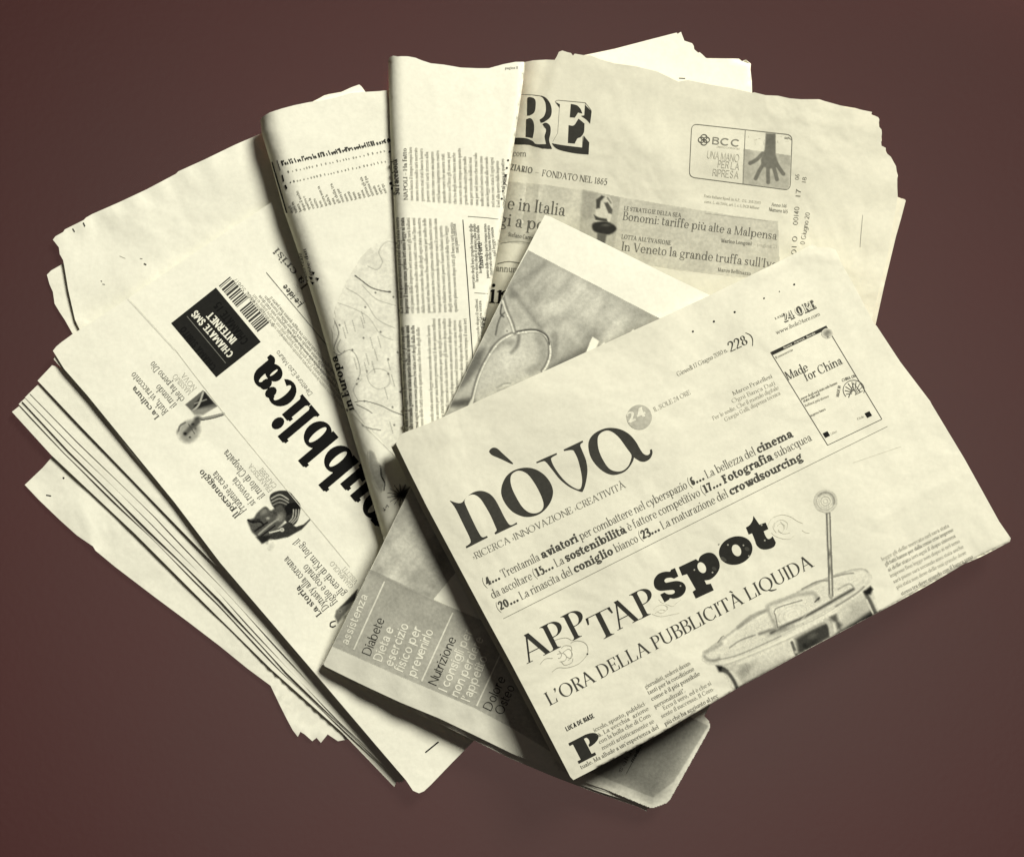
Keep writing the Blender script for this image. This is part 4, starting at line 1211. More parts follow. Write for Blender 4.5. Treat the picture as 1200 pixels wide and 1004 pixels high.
T('Marino Longoni', (845, 284), (881, 287.8), 4.4, BOLDSERIF, .3); T('– pagina 21', (883, 288), (911, 291), 4.2, SERIF, .6)
T("LOTTA ALL'EVASIONE", (728, 279.5), (786.5, 287.5), 5, BOLDSERIF, .35)
T("In Veneto la grande truffa sull'Iva", (728, 293.5), (910, 315), 10.5, SERIF, .3)
T('Marco Bellinazzo', (841, 318), (880, 322.8), 4.4, BOLDSERIF, .35)
flush('headline'); T('Poste italiane Sped. in A.P. - D.L. 353/2003', (825, 231), (891.5, 239.2), 3.2, BODY, .68); T('conv. L. 46/2004, art. 1, c. 1, DCB Milano', (825.5, 237.7), (890, 245.2), 3.2, BODY, .7)
T('Anno 146', (904, 241.4), (922, 243.5), 4, BODY, .4); T('Numero 165', (901, 247.2), (923, 250.2), 4.2, BODY, .35)
flush('imprint'); 
def tick(s_, a, b, h, t=.5): pr.text(s_, a, b, h, SANS, t, L)
tick('01 0', (933, 299), (934.6, 276), 6, .5); tick('00140', (935, 264), (937, 242), 6, .5); tick('17', (938, 232), (939, 221), 6, .5); tick('06', (936.5, 211), (937, 204), 5, .6)
tick('0 Giugno 20', (943, 287), (949.5, 249), 5.5, .55); tick('18', (944.5, 215), (945.5, 207), 5, .55)
flush('date_stamp'); pr.line([(587, 285), (610, 283), (640, 290)], .9, .7, L, 3); pr.line([(583, 309), (596, 306.5), (612, 309)], 1.0, .6, L, 3)
pr.line([(700, 327), (740, 333), (790, 340)], .6, .75, L); pr.line([(1011, 252), (1009, 275), (1008, 290)], .7, .7, L)
pr.line([(826, 250), (900, 259)], .5, .8, L)
pr.line([(795.5, 92), (803, 92.3)], 1.2, .15, L)
pr.build('page_rules', fp, root)

# ------------------------------------------------------------------ folded paper with upright text columns
root = thing('newspaper', 'white newspaper folded to a strip of sideways text columns, between map and pink one', 'newspaper', (525, 280), GROUP)
LC = [(455, 72), (455.5, 100), (457, 150), (460, 210), (464, 290), (467, 350), (470, 420), (474, 500), (476, 540)]
sC = Sheet([(455, 72), (456.5, 67.5), (461, 65.5), (466, 66.5), (470, 66.2), (478, 66.3), (487, 68), (494, 71), (505, 74.5), (520, 76), (540, 79.5), (560, 80.3), (573, 80.2), (590, 75.5), (604, 72.8), (614, 72.8), (615.5, 75),
            (611, 110), (603, 165), (596, 210), (588, 262), (580, 310), (572, 355), (563, 400), (545, 480), (530, 545)] + LC[::-1][:-1],
           [(455, 72, 34.5), (614, 73, 31), (596, 210, 30.5), (573, 355, 30.5), (470, 420, 35), (520, 300, 34), (530, 545, 33), (540, 150, 34)], 8.0, COL_WHITE, amp=.3, wave=130, seed=101,
           folds=[(LC, 17)], creases=[([(510, 100), (520, 200)], .3, 10), ([(555, 110), (560, 230)], .25, 12)])
sC.folds = [(LC, 17), ([(614, 73), (611, 110), (603, 165), (596, 210), (588, 262), (580, 310), (572, 355), (563, 400), (545, 480)], 7)]
sC.build('front_page', M_WHITE, root, root, 5)
fp = sC.obj
pr = Print(sC)
def col_line(xt, yt, xb, yb, tone, h=4.6, f=BODY, s_=None):
    L_ = math.hypot(xt-xb, yt-yb)
    s_ = s_ or words_for(int(L_/2.05)); pr.text(s_, (xb, yb), (xt, yt), h, f, tone, .2)
col_line(465.5, 186, 468.5, 228, .2, 7.5, BOLDSERIF, 'Su Facebook')
r = random.Random(3)
N1 = 19
for i in range(N1):
    x = 476.5+i*(591-476.5)/(N1-1)
    yb = 234.5+i*9.0/(N1-1); yt = 171.5+i*14.5/(N1-1)
    if i in (0, 5): yt += 2
    if i in (10, 13): yt -= 6
    if i == 0: col_line(x, yt, x+1.5, yb, .45, 4.8, BODY, 'NAPOLI – Ha fatto')
    else: col_line(x, yt+r.choice([0, 0, 0, 3]), x+1.5, yb, .68, 4.1)
flush('text_column')
for i in range(11):
    x = 467.5+i*6.35
    yt = 254.5+(0.2*i if i < 8 else 10 if i < 10 else 6)
    col_line(x, yt, x+5.2, 367.5-.2*i, .42 if i < 2 else .64, 5 if i < 2 else 4.1, BOLDSERIF if i < 2 else BODY)
col_line(534, 262, 538, 296, .6)
flush('text_column')
for i in range(13):
    if i in (4,): continue
    x = 473.5+i*6.1
    col_line(x, 381-(8 if i > 5 else 0)+r.choice([0, 0, 2]), x+5.5, 520, .42 if i < 3 else .64, 5 if i < 2 else 4.1, BOLDSERIF if i < 2 else BODY)
flush('text_column'); pr.line([(542.5, 257.5), (548, 330), (553.8, 415), (556, 450)], 1.0, .3, .2)
pr.line([(548.5, 253.6), (570, 255.2), (587.5, 257.3)], .6, .55, .2); pr.line([(556, 343), (572, 344.2)], .6, .6, .2)
for i, (x, y0, y1) in enumerate(((553.5, 262, 338), (557.5, 262, 330), (561.5, 264, 320), (570, 262, 326), (574, 264, 322), (578, 266, 300))):
    col_line(x, y0, x+3.4, y1, .5, 3.8)
col_line(564.6, 284, 566.8, 314, .25, 5.5, BOLDSERIF, 'Enzo Forti')
for i, (x, y0, y1) in enumerate(((560, 350, 400), (564, 352, 396))): col_line(x, y0, x+2.5, y1, .6, 3.6)
flush('side_column')
for i in range(6): pr.dot(595.5-i*1.5, 188+i*9, 1.3, .25, .2)
col_line(594.5, 204, 592, 222, .25, 5, BOLDSERIF, 'si punta')
col_line(570, 372, 567.5, 385, .2, 5.5, BOLDSERIF, 'nardi')
flush('text_column'); pr.text('pagina 11', (592, 81.4), (607.5, 80.6), 3, BODY, .55, .2)
pr.build('page_number', fp, root)
# ------------------------------------------------------------------ health booklet with the spectacles
root = thing('magazine', 'white-edged health magazine with a spectacles photograph, grey panel and white words', 'magazine', (600, 600), GROUP)
NOVA = [(464, 520), (467, 512), (470, 508.5), (478, 505), (500, 497), (519, 488.5), (560, 470), (640, 434), (710, 402), (775, 372.5), (830, 347), (880, 322.5), (918, 304), (942, 291.5), (952, 286.5), (956, 288), (958, 290), (972, 290), (979.5, 293), (983, 303), (990, 315), (1007, 346), (1025, 380.5),
        (1027, 381.5), (1055, 424), (1090, 470), (1092, 474), (1130, 537), (1150, 573), (1171, 611), (1184.5, 630.5), (1183.5, 634.5), (1150, 652), (1130, 660.5), (1085, 687), (1030, 717), (955, 756), (868, 804), (830, 826), (760, 867), (700, 899), (672, 913.5), (668.5, 910), (655, 884), (630, 836), (600, 779), (570, 724), (540, 668), (500, 593), (480, 553)]
BK = [(638.5, 252), (645, 254), (700, 281), (780, 321), (828, 344), (1005, 428), (960, 530), (880, 700), (840, 811), (800, 886), (770, 940), (766, 943), (750, 937.5), (700, 921.5), (650, 903), (600, 882.5), (556, 861), (514, 841), (470, 823), (430, 804.5), (400, 790), (381, 780.5), (379, 778), (390, 755.5), (434, 667), (480, 573), (530, 470), (560, 408), (597, 332), (618, 292)]
BKC = [(638, 252, 36), (700, 282, 36), (618, 293, 37.5), (560, 408, 40), (530, 470, 39.5), (480, 573, 36), (434, 667, 29), (382, 779, 18.5), (382, 779, 18.5), (382, 779, 18.5), (490, 830, 24), (600, 882, 24), (767, 943, 15), (767, 943, 15), (767, 943, 15), (831, 829, 17), (831, 829, 17), (900, 650, 32), (1005, 428, 34), (828, 344, 36), (600, 600, 39), (620, 760, 33)]
sK = Sheet(BK, BKC, 1.0, COL_WHITE, amp=.3, wave=150, seed=111, creases=[([(434, 667), (470, 684), (515, 706)], .5, 6), ([(440, 640), (500, 560)], .3, 14)], edge_waves=[([(382, 780), (766, 943)], .5, 16, 46)])
sK.build('cover', M_WHITE, root, root, 5)
cover = sK.obj
for k in range(3):
    o = [(x+(-.6-.8*k if y > 775 and x < 830 else 0), y+(np.interp(x, [380, 520, 800], [.3, 1.6, 2.6])*(1+k) if (y > 775 and x < 800) else 0)) for x, y in BK]
    o = [(min(x, 764-k*3.0) if y > 935 else x, y) for x, y in o]
    sh = Sheet(o, [(a, b, c-1.3-.8*k) for a, b, c in BKC], .5, COL_WHITE, amp=.25, wave=150, seed=112+k)
    sh.build('inner_page', M_WHITE, root, root, 8)
CUT = [(x*.955+.045*790, y*.955+.045*620) for x, y in NOVA]
pc = Picture(sK, 376, 250, 840, 946, 1.0, 31)
PIC = [(619, 293), (700, 335), (773, 373), (830, 402), (820, 480), (560, 640), (508, 702), (434, 668), (480, 573), (530, 470), (597, 332)]
PANEL = [(433, 668), (508, 702), (620, 750), (830, 850), (790, 915), (765, 934), (667, 894), (600, 853), (556, 829), (470, 792.5), (389.5, 757)]
pc.poly(PIC, .75, .8)
pm = in_poly(pc.X, pc.Y, PIC)*1.0
pc.poly(PANEL, .765, .8)
gm = in_poly(pc.X, pc.Y, PANEL)*1.0
pc.noise(90, .06, np.clip(pm, 0, 1)); pc.noise(34, .045, pm); pc.noise(14, .02, pm); pc.noise(110, .02, gm)
z2 = lambda pts: [(500+p[0]/4.271, 240+p[1]/4.271) for p in pts]
def st(p, w, v, sf=1.0, op=1.0): pc.stroke(z2(p), w/4.271, v, sf, op)
def onpic(fn):
    t0 = pc.t.copy(); fn(); pc.t = t0*(1-pm)+pc.t*pm
def glasses():
    st([(520, 250), (600, 280), (750, 350), (1000, 480), (1150, 560)], 60, .70, 14, .75)
    st([(600, 290), (520, 350), (410, 410)], 26, .62, 8, .85); st([(560, 280), (500, 330), (420, 380)], 18, .72, 8, .6)
    st([(640, 320), (560, 400), (490, 440)], 20, .74, 8, .7)
    st([(420, 420), (480, 495), (520, 550), (570, 612)], 26, .58, 8, .9); pc.blob(500+432/4.271, 240+450/4.271, 11, 9, .5, .9)
    st([(760, 420), (700, 500), (600, 520)], 70, .95, 14, .6); st([(860, 470), (760, 560), (700, 620)], 60, .93, 14, .5)
    pc.blob(500+960/4.271, 240+500/4.271, 30, 12, .74, .8, .45); pc.blob(500+1080/4.271, 240+545/4.271, 26, 16, .64, .9, .3)
    pc.poly(z2([(610, 800), (700, 740), (770, 700), (800, 640), (840, 620), (870, 650), (880, 700), (1000, 640), (1160, 570), (1140, 640), (600, 860)]), .60, 7, .95)
    pc.poly(z2([(600, 820), (660, 790), (740, 750), (820, 700), (840, 720), (700, 790), (600, 850)]), .42, 5, .9)
    st([(640, 650), (640, 720), (625, 770)], 34, .60, 6, .9)
    pc.poly(z2([(235, 740), (295, 715), (270, 800), (200, 900), (140, 930), (180, 850)]), .46, 5, .95)
    pc.poly(z2([(120, 985), (180, 970), (250, 965), (240, 1010), (110, 1010)]), .36, 4, .95)
    pc.poly(z2([(300, 620), (350, 540), (400, 520), (390, 640), (340, 690), (300, 700)]), .70, 5, .8)
    LENS = z2([(248, 985), (255, 900), (285, 800), (330, 715), (400, 662), (470, 645), (560, 645), (598, 675), (608, 740), (595, 820), (560, 860), (480, 900), (400, 950)])
    pc.poly(LENS, .84, 4, .9, 3)
    st([(560, 665), (585, 720), (570, 800), (520, 830)], 46, .66, 8, .9); st([(330, 720), (380, 690), (430, 690)], 30, .62, 7, .8); st([(462, 655), (455, 700), (425, 740)], 18, .52, 4, .9)
    pc.blob(500+400/4.271, 240+800/4.271, 20, 24, .95, .7); pc.blob(500+480/4.271, 240+760/4.271, 16, 16, .92, .6)
    FR = [(222, 1000), (238, 930), (262, 850), (300, 770), (350, 695), (405, 655), (460, 638), (540, 630), (585, 645), (612, 690), (616, 750), (600, 800), (580, 830)]
    st(FR, 20, .50, 2.0); st([(p[0]+3, p[1]+3) for p in FR], 9, .97, 1.5); 
    st([(440, 640), (500, 626), (550, 628), (600, 655), (615, 700)], 7, .32, 1.2)
    st([(440, 640), (425, 590), (400, 530), (382, 470), (380, 440)], 22, .55, 2.0); st([(436, 635), (420, 585), (396, 530), (380, 480)], 9, .95, 1.5)
    st([(345, 650), (355, 600), (370, 560), (390, 540)], 8, .42, 1.5); st([(375, 500), (370, 545), (385, 560)], 8, .35, 1.5)
    pc.blob(500+402/4.271, 240+632/4.271, 5, 5, .9, .9); pc.blob(500+402/4.271, 240+632/4.271, 2, 2, .4, .9)
    st([(228, 980), (215, 1004)], 14, .9, 1.5)
    st([(350, 915), (390, 895), (420, 893)], 6, .66, 1.5); st([(355, 930), (400, 915)], 5, .7, 1.5); st([(380, 905), (410, 900)], 4, .95, 1)
    pc.poly(z2([(795, 745), (830, 660), (863, 682), (845, 725)]), 1.0, 1); pc.poly(z2([(872, 705), (888, 688), (898, 700)]), .97, 1); pc.poly(z2([(1020, 640), (1035, 622), (1045, 640)]), .97, 1)
    # lower part of the picture
    pc.blob(470, 640, 40, 22, .95, .7, -.4); pc.blob(500, 690, 34, 9, .80, .7, .35); pc.blob(505, 655, 18, 26, .78, .7); pc.blob(535, 640, 18, 20, .93, .5)
    pc.blob(488, 612, 9, 20, .76, .6, .3); pc.blob(462, 660, 22, 8, .83, .7); pc.blob(520, 620, 12, 22, .72, .7, .4); pc.blob(545, 690, 18, 24, .74, .5, .5)
onpic(glasses)
pc.poly([(640, 815), (740, 850), (820, 850), (775, 930), (764, 934), (660, 891)], .50, 16, .95)  # shade below the overlapping top newspaper, painted into the cover's tones
pc.stroke([(434, 668), (470, 684), (508, 702)], 1.0, .70, 1.2, .9, 1)
t0 = pc.t.copy(); pc.blob(540, 765, 26, 55, .88, .75, .45); pc.blob(508, 760, 20, 30, .84, .4); pc.t = t0*(1-gm)+pc.t*gm
pc.grain(.012, np.clip(pm+gm, 0, 1))
pc.build('cover_photograph', cover, root, .08, None, CUT)
pr = Print(sK)
W = 1.0
def T(s_, a, b, h, t=W, f=SANS): pr.text(s_, a, b, h, f, t, .2)
T('assistenza', (407.5, 756), (431.5, 697.5), 9.5, 1.04, WORDSANS)
T('Diabete', (434, 768.5), (451.5, 725), 11, .25)
T('Dieta e', (447, 775.5), (462, 735.5), 11, 1.04, WORDSANS); T('esercizio', (459.5, 781.5), (479.5, 731.5), 11, 1.04, WORDSANS); T('fisico per', (472, 787.5), (494.5, 735.5), 11, 1.04, WORDSANS); T('prevenirlo', (486.5, 793.5), (508.5, 738.5), 11, 1.04, WORDSANS)
flush('topic_text', cover); T('Nutrizione', (511.5, 803.5), (535.5, 747.5), 11, .2)
T('I consigli per', (523.5, 811), (554.5, 739), 11, 1.04, WORDSANS); T('non perdere', (536.5, 817), (567.5, 747.5), 11, 1.04, WORDSANS); T("l'appetito", (550.5, 822.5), (572, 769.5), 11, 1.04, WORDSANS)
flush('topic_text', cover); T('Dolore', (575.5, 833), (593.5, 794), 11, .15); T('Osteo', (589, 838), (604, 804), 11, .12)
for a, b in (((414.4, 761), (450.6, 681)), ((494, 798), (530.6, 717.6)), ((558.5, 827), (588, 763))): pr.line([a, b], 1.8, W, .2)
flush('topic_text', cover); pr.text('salute', (728, 905), (748, 868), 5, SANS, .3, .2); pr.text('medicina', (742, 893), (757, 866), 4.5, SANSB, .25, .2); pr.line([(734, 906), (752, 872)], .8, .3, .2)
pr.build('cover_note', cover, root)

# ------------------------------------------------------------------ supplement on top
root = thing('newspaper', 'cream newspaper lying on top with a big dark lower-case title and jar picture', 'newspaper', (820, 640), GROUP)
NC = [(467, 512, 46), (672, 913, 46), (1183, 632, 22), (1183, 632, 22), (1025, 380, 36.5), (955, 287, 39.5), (775, 372, 42), (570, 724, 47.5), (620, 820, 46.5), (850, 600, 47), (760, 867, 49), (900, 780, 41), (700, 600, 49), (519, 620, 46.5)]
sN = Sheet(NOVA, NC, 1.0, COL_CREAM, amp=.45, wave=150, seed=121, creases=[([(600, 440), (760, 520), (1000, 640)], .25, 30), ([(890, 324), (944, 298), (984, 306)], .7, 5), ([(975, 296), (1012, 358)], .35, 6), ([(1030, 610), (1110, 560)], .6, 10), ([(960, 292), (1000, 400)], .3, 10)],
           edge_waves=[([(672, 913), (1183, 632)], .35, 14, 80), ([(952, 287), (775, 372)], .3, 10, 60)], folds=[([(700, 899), (760, 867), (868, 804), (1030, 717), (1130, 660.5), (1183.5, 634.5)], 3.0)])
sN.build('front_page', M_CREAM, root, root, 5)
fp = sN.obj
for k in range(3):
    o = []
    for x, y in NOVA:
        v = np.array([x, y])
        if x < 665 and y > 515: v = v + np.array([-2.4, 1.0])*(k+1)*.85
        elif y > 640 and x > 660: v = v + np.array([-.3, -.4])*(k+1)
        elif x > 985: v = v + np.array([-1.2, .4])*(k+1)
        else: v = v + np.array([1.2, 2.2])*(k+1)
        o.append(tuple(v))
    sh = Sheet(o, [(a, b, c-3.4-1.9*k - (3 if a < 720 and b > 520 else 0)) for a, b, c in NC], 1.0, COL_CREAM, amp=.3, wave=160, seed=131+k)
    sh.build('inner_page', M_CREAM, root, root, 9)
tipN = Sheet([(936, 294), (946, 289), (951.5, 286.2), (952.5, 287.8), (948, 292), (930, 301), (915, 310), (920, 302)], [(936, 294, 41), (952, 287, 41), (920, 305, 41.2)], .3, COL_CREAM, amp=0)
DARK = .28
z1 = lambda pts: [(510+p[0]/4.444, 460+p[1]/4.444)+tuple(p[2:]) for p in pts]
pr = Print(sN)
pr.poly(z1([(76, 561, 1), (115, 574), (140, 571), (165, 542), (200, 518), (240, 511), (280, 524), (310, 553), (335, 597), (360, 647), (384, 684), (400, 688), (424, 675, 1), (428, 683, 1), (314, 737, 1), (309, 729, 1), (321, 715), (315, 697), (290, 640), (262, 590), (235, 550), (205, 530), (178, 533), (160, 548), (153, 568), (165, 600),
            (195, 665), (225, 725), (245, 752), (270, 745, 1), (274, 753, 1), (164, 809, 1), (159, 800, 1), (180, 785), (184, 763), (150, 690), (117, 622), (97, 587)]), DARK, .16, smooth=4)
pr.poly(z1([(344, 510), (352, 470), (375, 430), (415, 402), (470, 390), (520, 398), (565, 425), (598, 465), (614, 512), (605, 560), (580, 600), (545, 630), (500, 645), (455, 643), (405, 620), (368, 580), (349, 542)]), DARK, .16,
        holes=[catmull(z1([(392, 450), (400, 424), (425, 407), (455, 408), (490, 431), (530, 490), (558, 550), (565, 590), (550, 616), (520, 628), (485, 621), (450, 590), (415, 530), (397, 487)]), 4)], smooth=4)
pr.poly(z1([(282, 302), (298, 287), (322, 290), (350, 315), (400, 361), (406, 371, 1), (395, 369), (340, 343), (300, 326), (285, 313)]), DARK, .16, smooth=4)
pr.poly(z1([(526, 361, 1), (575, 338), (632, 314, 1), (635, 321, 1), (607, 338), (605, 352), (622, 390), (662, 445), (700, 480), (735, 500), (752, 502), (762, 488), (766, 455), (760, 410), (745, 350), (728, 312), (714, 298), (673, 303, 1), (669, 296, 1), (768, 249, 1), (771, 257, 1), (756, 272), (765, 300), (785, 350), (793, 400), (789, 445),
            (779, 490), (768, 516, 1), (752, 513), (700, 490), (650, 450), (610, 400), (577, 360), (560, 357), (530, 367, 1)]), DARK, .16, smooth=4)
pr.poly(z1([(799, 260), (812, 230), (840, 205), (885, 186), (930, 184), (975, 195), (1015, 220), (1045, 255), (1067, 293), (1085, 318), (1105, 325), (1119, 314), (1119, 297, 1), (1128, 294, 1), (1132, 315), (1120, 342), (1095, 358), (1070, 357), (1048, 345), (1036, 336, 1), (1030, 357), (1012, 387), (988, 410), (955, 424), (920, 427), (880, 412), (840, 378), (812, 337), (800, 297)]), DARK, .16,
        holes=[catmull(z1([(847, 235), (865, 208), (895, 196), (925, 205), (960, 235), (1000, 290), (1022, 322), (1020, 348), (1005, 382), (978, 405), (945, 410), (905, 394), (870, 342), (850, 290)]), 4)], smooth=4)
pr.poly([(749.2+14.8*math.cos(a), 488.8+14.6*math.sin(a)) for a in np.linspace(0, 6.283, 40)[:-1]], .80, .16)
pr.text('24', (737.5, 496), (759.5, 486), 12, SANSB, 1.0, .26)
pr.build('masthead', fp, root)

pr = Print(sN)
def T(s_, a, b, h, f=SERIF, t=.3, bold=None, t2=None): pr.text(s_, a, b, h, f, t, .16, bold, t2)
T('IL SOLE 24 ORE', (767.5, 482.5), (810, 461.5), 5.5, LIGHT, .68)
T('›RICERCA ›INNOVAZIONE ›CREATIVITÀ', (555.5, 656), (734.5, 570.5), 8, LIGHT, .52)
flush('title_line'); T('(*4...* Trentamila *aviatori* per combattere nel cyberspazio (*6...* La bellezza del *cinema*', (568.5, 687.5), (930.5, 511), 10.2, LIGHT, .48, SLAB, .34)
T('da ascoltare (*15...* La *sostenibilità* è fattore competitivo (*17...* *Fotografia* subacquea', (577.5, 701.5), (952.5, 515.5), 10.2, LIGHT, .48, SLAB, .34)
T('(*20...* La rinascita del *coniglio* bianco (*23...* La maturazione del *crowdsourcing*', (584.5, 716), (942, 538), 10.2, LIGHT, .48, SLAB, .34)
pr.line([(590, 724.5), (760, 639), (900, 569), (1040, 499.5)], .7, .6, .15)
pr.line([(1000, 542), (1056, 523)], .5, .88, .15)
flush('contents_text')
def cap(ch, a, b, h): pr.text(ch, a, b, h, DIDOT, .25, .16)
z5 = lambda x, y: (600+x/5, 590+y/5)
cap('A', z5(88, 938), z5(246, 859), 31.5); cap('P', z5(232, 866), z5(345, 809), 31.5); cap('P', z5(355, 803), z5(468, 746), 31.5)
cap('T', z5(500, 812), z5(648, 738), 31); cap('A', z5(620, 742), z5(762, 671), 31.5); cap('P', z5(757, 675), z5(872, 617), 31.5)
T("L'ORA DELLA PUBBLICITÀ LIQUIDA", (644.5, 826.5), (955.5, 662.5), 16, Font(S=.115, H=.04, sl=.07, st=.028, X=.66, K=.28, gap=.05), .32)
zs = lambda pts: [(600+p[0]/5, 590+p[1]/5)+tuple(p[2:]) for p in pts]
zp = lambda pts: [(760+p[0]/4, 580+p[1]/4)+tuple(p[2:]) for p in pts]
SP = .2
pr.poly(zs([(955, 376, 1), (975, 425, 1), (950, 438, 1), (933, 432), (905, 436), (893, 450), (902, 462), (925, 458), (965, 452), (1002, 462), (1019, 490), (1011, 522), (985, 545), (950, 555), (927, 552), (920, 561), (895, 577, 1), (869, 531, 1), (893, 519, 1), (915, 530), (943, 528), (955, 515), (945, 504), (910, 506), (870, 509), (844, 497), (832, 473), (835, 440), (858, 411), (895, 398), (925, 397), (932, 386, 1)]), SP, .16, smooth=4)
def ell(cx, cy, rx, ry, ang, n=24):
    c, q = math.cos(ang), math.sin(ang)
    return [(cx+rx*math.cos(a)*c-ry*math.sin(a)*q, cy+rx*math.cos(a)*q+ry*math.sin(a)*c) for a in np.linspace(0, 6.2832, n+1)[:-1]]
pr.poly(zp([(142, 337, 1), (222, 299, 1), (234, 309, 1), (243, 286), (272, 270), (303, 273), (326, 299), (334, 335), (320, 368), (292, 393), (262, 399, 1), (272, 418, 1), (292, 414, 1), (306, 445, 1), (222, 484, 1), (207, 452, 1), (222, 441, 1), (181, 369, 1), (158, 376, 1)]), SP, .16, holes=[zp(ell(250, 339, 19, 27, -.45))], smooth=4)
pr.poly(zp(ell(409, 259, 80, 65, -.35, 32)), SP, .16, holes=[zp(ell(413, 258, 21, 29, -.4))], smooth=2)
pr.poly(zp([(492, 97, 1), (520, 138, 1), (549, 128, 1), (562, 158, 1), (540, 169, 1), (549, 192), (560, 205), (572, 202), (582, 192, 1), (597, 222, 1), (589, 241), (560, 253), (530, 252), (508, 235), (498, 208), (486, 178, 1), (470, 184, 1), (457, 151, 1), (474, 140), (488, 118)]), SP, .16, smooth=3)
for x, y in ((372, 233), (445, 235), (300, 362), (215, 350), (150, 425), (545, 212), (530, 140), (330, 230), (470, 285)): pr.dot(760+x/4, 580+y/4, 1.0, .7, .22)
pr.poly(zp(ell(352, 300, 16, 8, .6)), .34, .2); pr.poly(zp(ell(462, 252, 12, 9, .6)), .3, .2); pr.poly(zp(ell(308, 345, 12, 8, .6)), .3, .2)
flush('headline'); pr.text('P', (678.5, 894.5), (708.5, 879), 27, FAT, .22, .16)
pr.build('drop_cap', fp, root)

pr = Print(sN)
z6 = lambda x, y: (620+x/5, 720+y/5)
def L6(s_, a, b, h=5.2, t=.34): pr.text(s_, z6(*a), z6(*b), h, BODY, t+.2, .16)
T('LUCA DE BIASE', (664.5, 856.5), (697.5, 840), 5.5, COND, .18)
L6('iccolo, spunto, pubblici-', (385, 688), (690, 525), t=.45); L6('tà. La vecchia “azione', (400, 722), (706, 556), t=.45); L6('con la bolla che di Com-', (415, 757), (724, 590), t=.45)
L6('menti artisticamente se', (432, 792), (738, 630), t=.45); L6('tuale. Ma allude a un’esperienza del', (308, 905), (764, 664), t=.36)
L6('giornalisti, sedersi davan-', (685, 434), (955, 287), t=.45); L6('tanti per la condizione', (703, 468), (972, 324), t=.38); L6('come è il più possibile', (722, 505), (1006, 352), t=.33); L6('personalizzati”.', (740, 548), (920, 450), t=.4)
L6('Ecco il vero, ed è che si', (792, 558), (1072, 408), t=.47); L6('sente il successo. Il Com-', (780, 606), (1090, 440), t=.47); L6('più che ha aggiunto al sec', (800, 650), (1112, 480), t=.33)
flush('body_text')
z8 = lambda x, y: (960+x/5, 540+y/5)
for (a, b, t) in (((370, 585), (765, 385), .5), ((390, 615), (790, 410), .38), ((408, 648), (803, 445), .45), ((420, 683), (828, 475), .5), ((440, 716), (850, 508), .52), ((458, 750), (866, 542), .55), ((485, 788), (905, 566), .4)):
    pr.text(words_for(38), z8(*a), z8(*b), 4.6, BODY, min(t+.26, .8), .16)
z7 = lambda x, y: (780+x/4.271, 280+y/4.271)
flush('body_text')
for x, y, d in ((137, 463, 1.2), (242, 413, 1.3), (346, 366, 1.3), (493, 297, 1.0), (570, 263, .7), (644, 228, 1.2)): pr.dot(*z7(x, y), d, .2, .16)
flush('print_mark'); pr.text('Giovedì 17 Giugno 2010 n.', z7(62, 688), z7(315, 562), 5.5, LIGHT, .58, .16)
pr.text('228', z7(325, 566), z7(418, 522), 12, DIDOT, .3, .16); pr.text(')', z7(425, 525), z7(450, 512), 13, LIGHT, .35, .16)
flush('date_line')
for s_, a, b, t in (('Marco Pratellesi', (340, 783), (537, 693), .5), ('Ogni Banca Dati', (335, 822), (553, 728), .62), ('Per le sedie. Che il mondo digitale', (240, 907), (570, 750), .62), ('Giorgio Galli, dispensa tecnica', (300, 914), (578, 777), .62)):
    pr.text(s_, z7(*a), z7(*b), 5, LIGHT, t+.12, .16)
flush('side_note'); pr.text('IL SOLE', z7(550, 404), z7(590, 386), 2.6, SERIF, .5, .16)
pr.text('24 ORE', z7(597, 420), z7(760, 346), 11, FAT, .35, .16); pr.text('24 ORE', z7(594, 415), z7(757, 341), 10.5, DIDOT, .95, .22)
pr.text('www.ilsole24ore.com', z7(556, 478), z7(776, 382), 4.8, LIGHT, .52, .16)
pr.build('web_address', fp, root)

# book advertisement panel
pr = Print(sN)
TL, TR, BR, BL = np.array([903, 412.6]), np.array([968, 381.6]), np.array([1033.6, 491]), np.array([970, 521.5])
dwn = unit(TL, BL)
pr.poly([TL, TR, TR+dwn*4.2, TL+dwn*4.2], .24, .18)
pr.text('Norme · Imprese · Mondo', TL+dwn*3.6+np.array([14, -6.8]), TR+dwn*3.6+np.array([-14, 6.6]), 2.6, SANSB, .85, .26)
for a, b in ((TL, BL), (BL, BR), (TR, BR)): pr.line([a, b], .8, .42, .18)
pr.text('Made', z7(612, 708), z7(720, 655), 10.5, SERIF, .38, .18); pr.text('for China', z7(706, 712), z7(890, 622), 10.5, SERIF, .38, .18)
pr.text('Il commercio', z7(553, 600), z7(640, 558), 3, BODY, .68, .18)
pr.text(words_for(34), z7(680, 806), z7(862, 724), 3.4, BODY, .6, .18); pr.text(words_for(12), z7(692, 818), z7(775, 780), 3.4, BODY, .5, .18); pr.text(words_for(20), z7(700, 840), z7(820, 790), 3.2, BODY, .7, .18); pr.text(words_for(12), z7(728, 890), z7(803, 855), 3.2, BODY, .65, .18)
c = np.array(z7(942, 755))
ring = [tuple(c+np.array([12.4*math.cos(a), 11.4*math.sin(a)])) for a in np.linspace(2.4, 6.6, 30)]
pr.line(ring, .8, .4, .18)
for q in np.linspace(2.6, 6.4, 9): pr.line([tuple(c+np.array([10.5*math.cos(q), 9.8*math.sin(q)])), tuple(c+np.array([2*math.cos(q+.5), 3*math.sin(q+.5)+4]))], .9, .45, .18)
pr.line([tuple(c+np.array([-6, 9])), tuple(c+np.array([0, -8])), tuple(c+np.array([8, 3]))], 1.2, .4, .18)
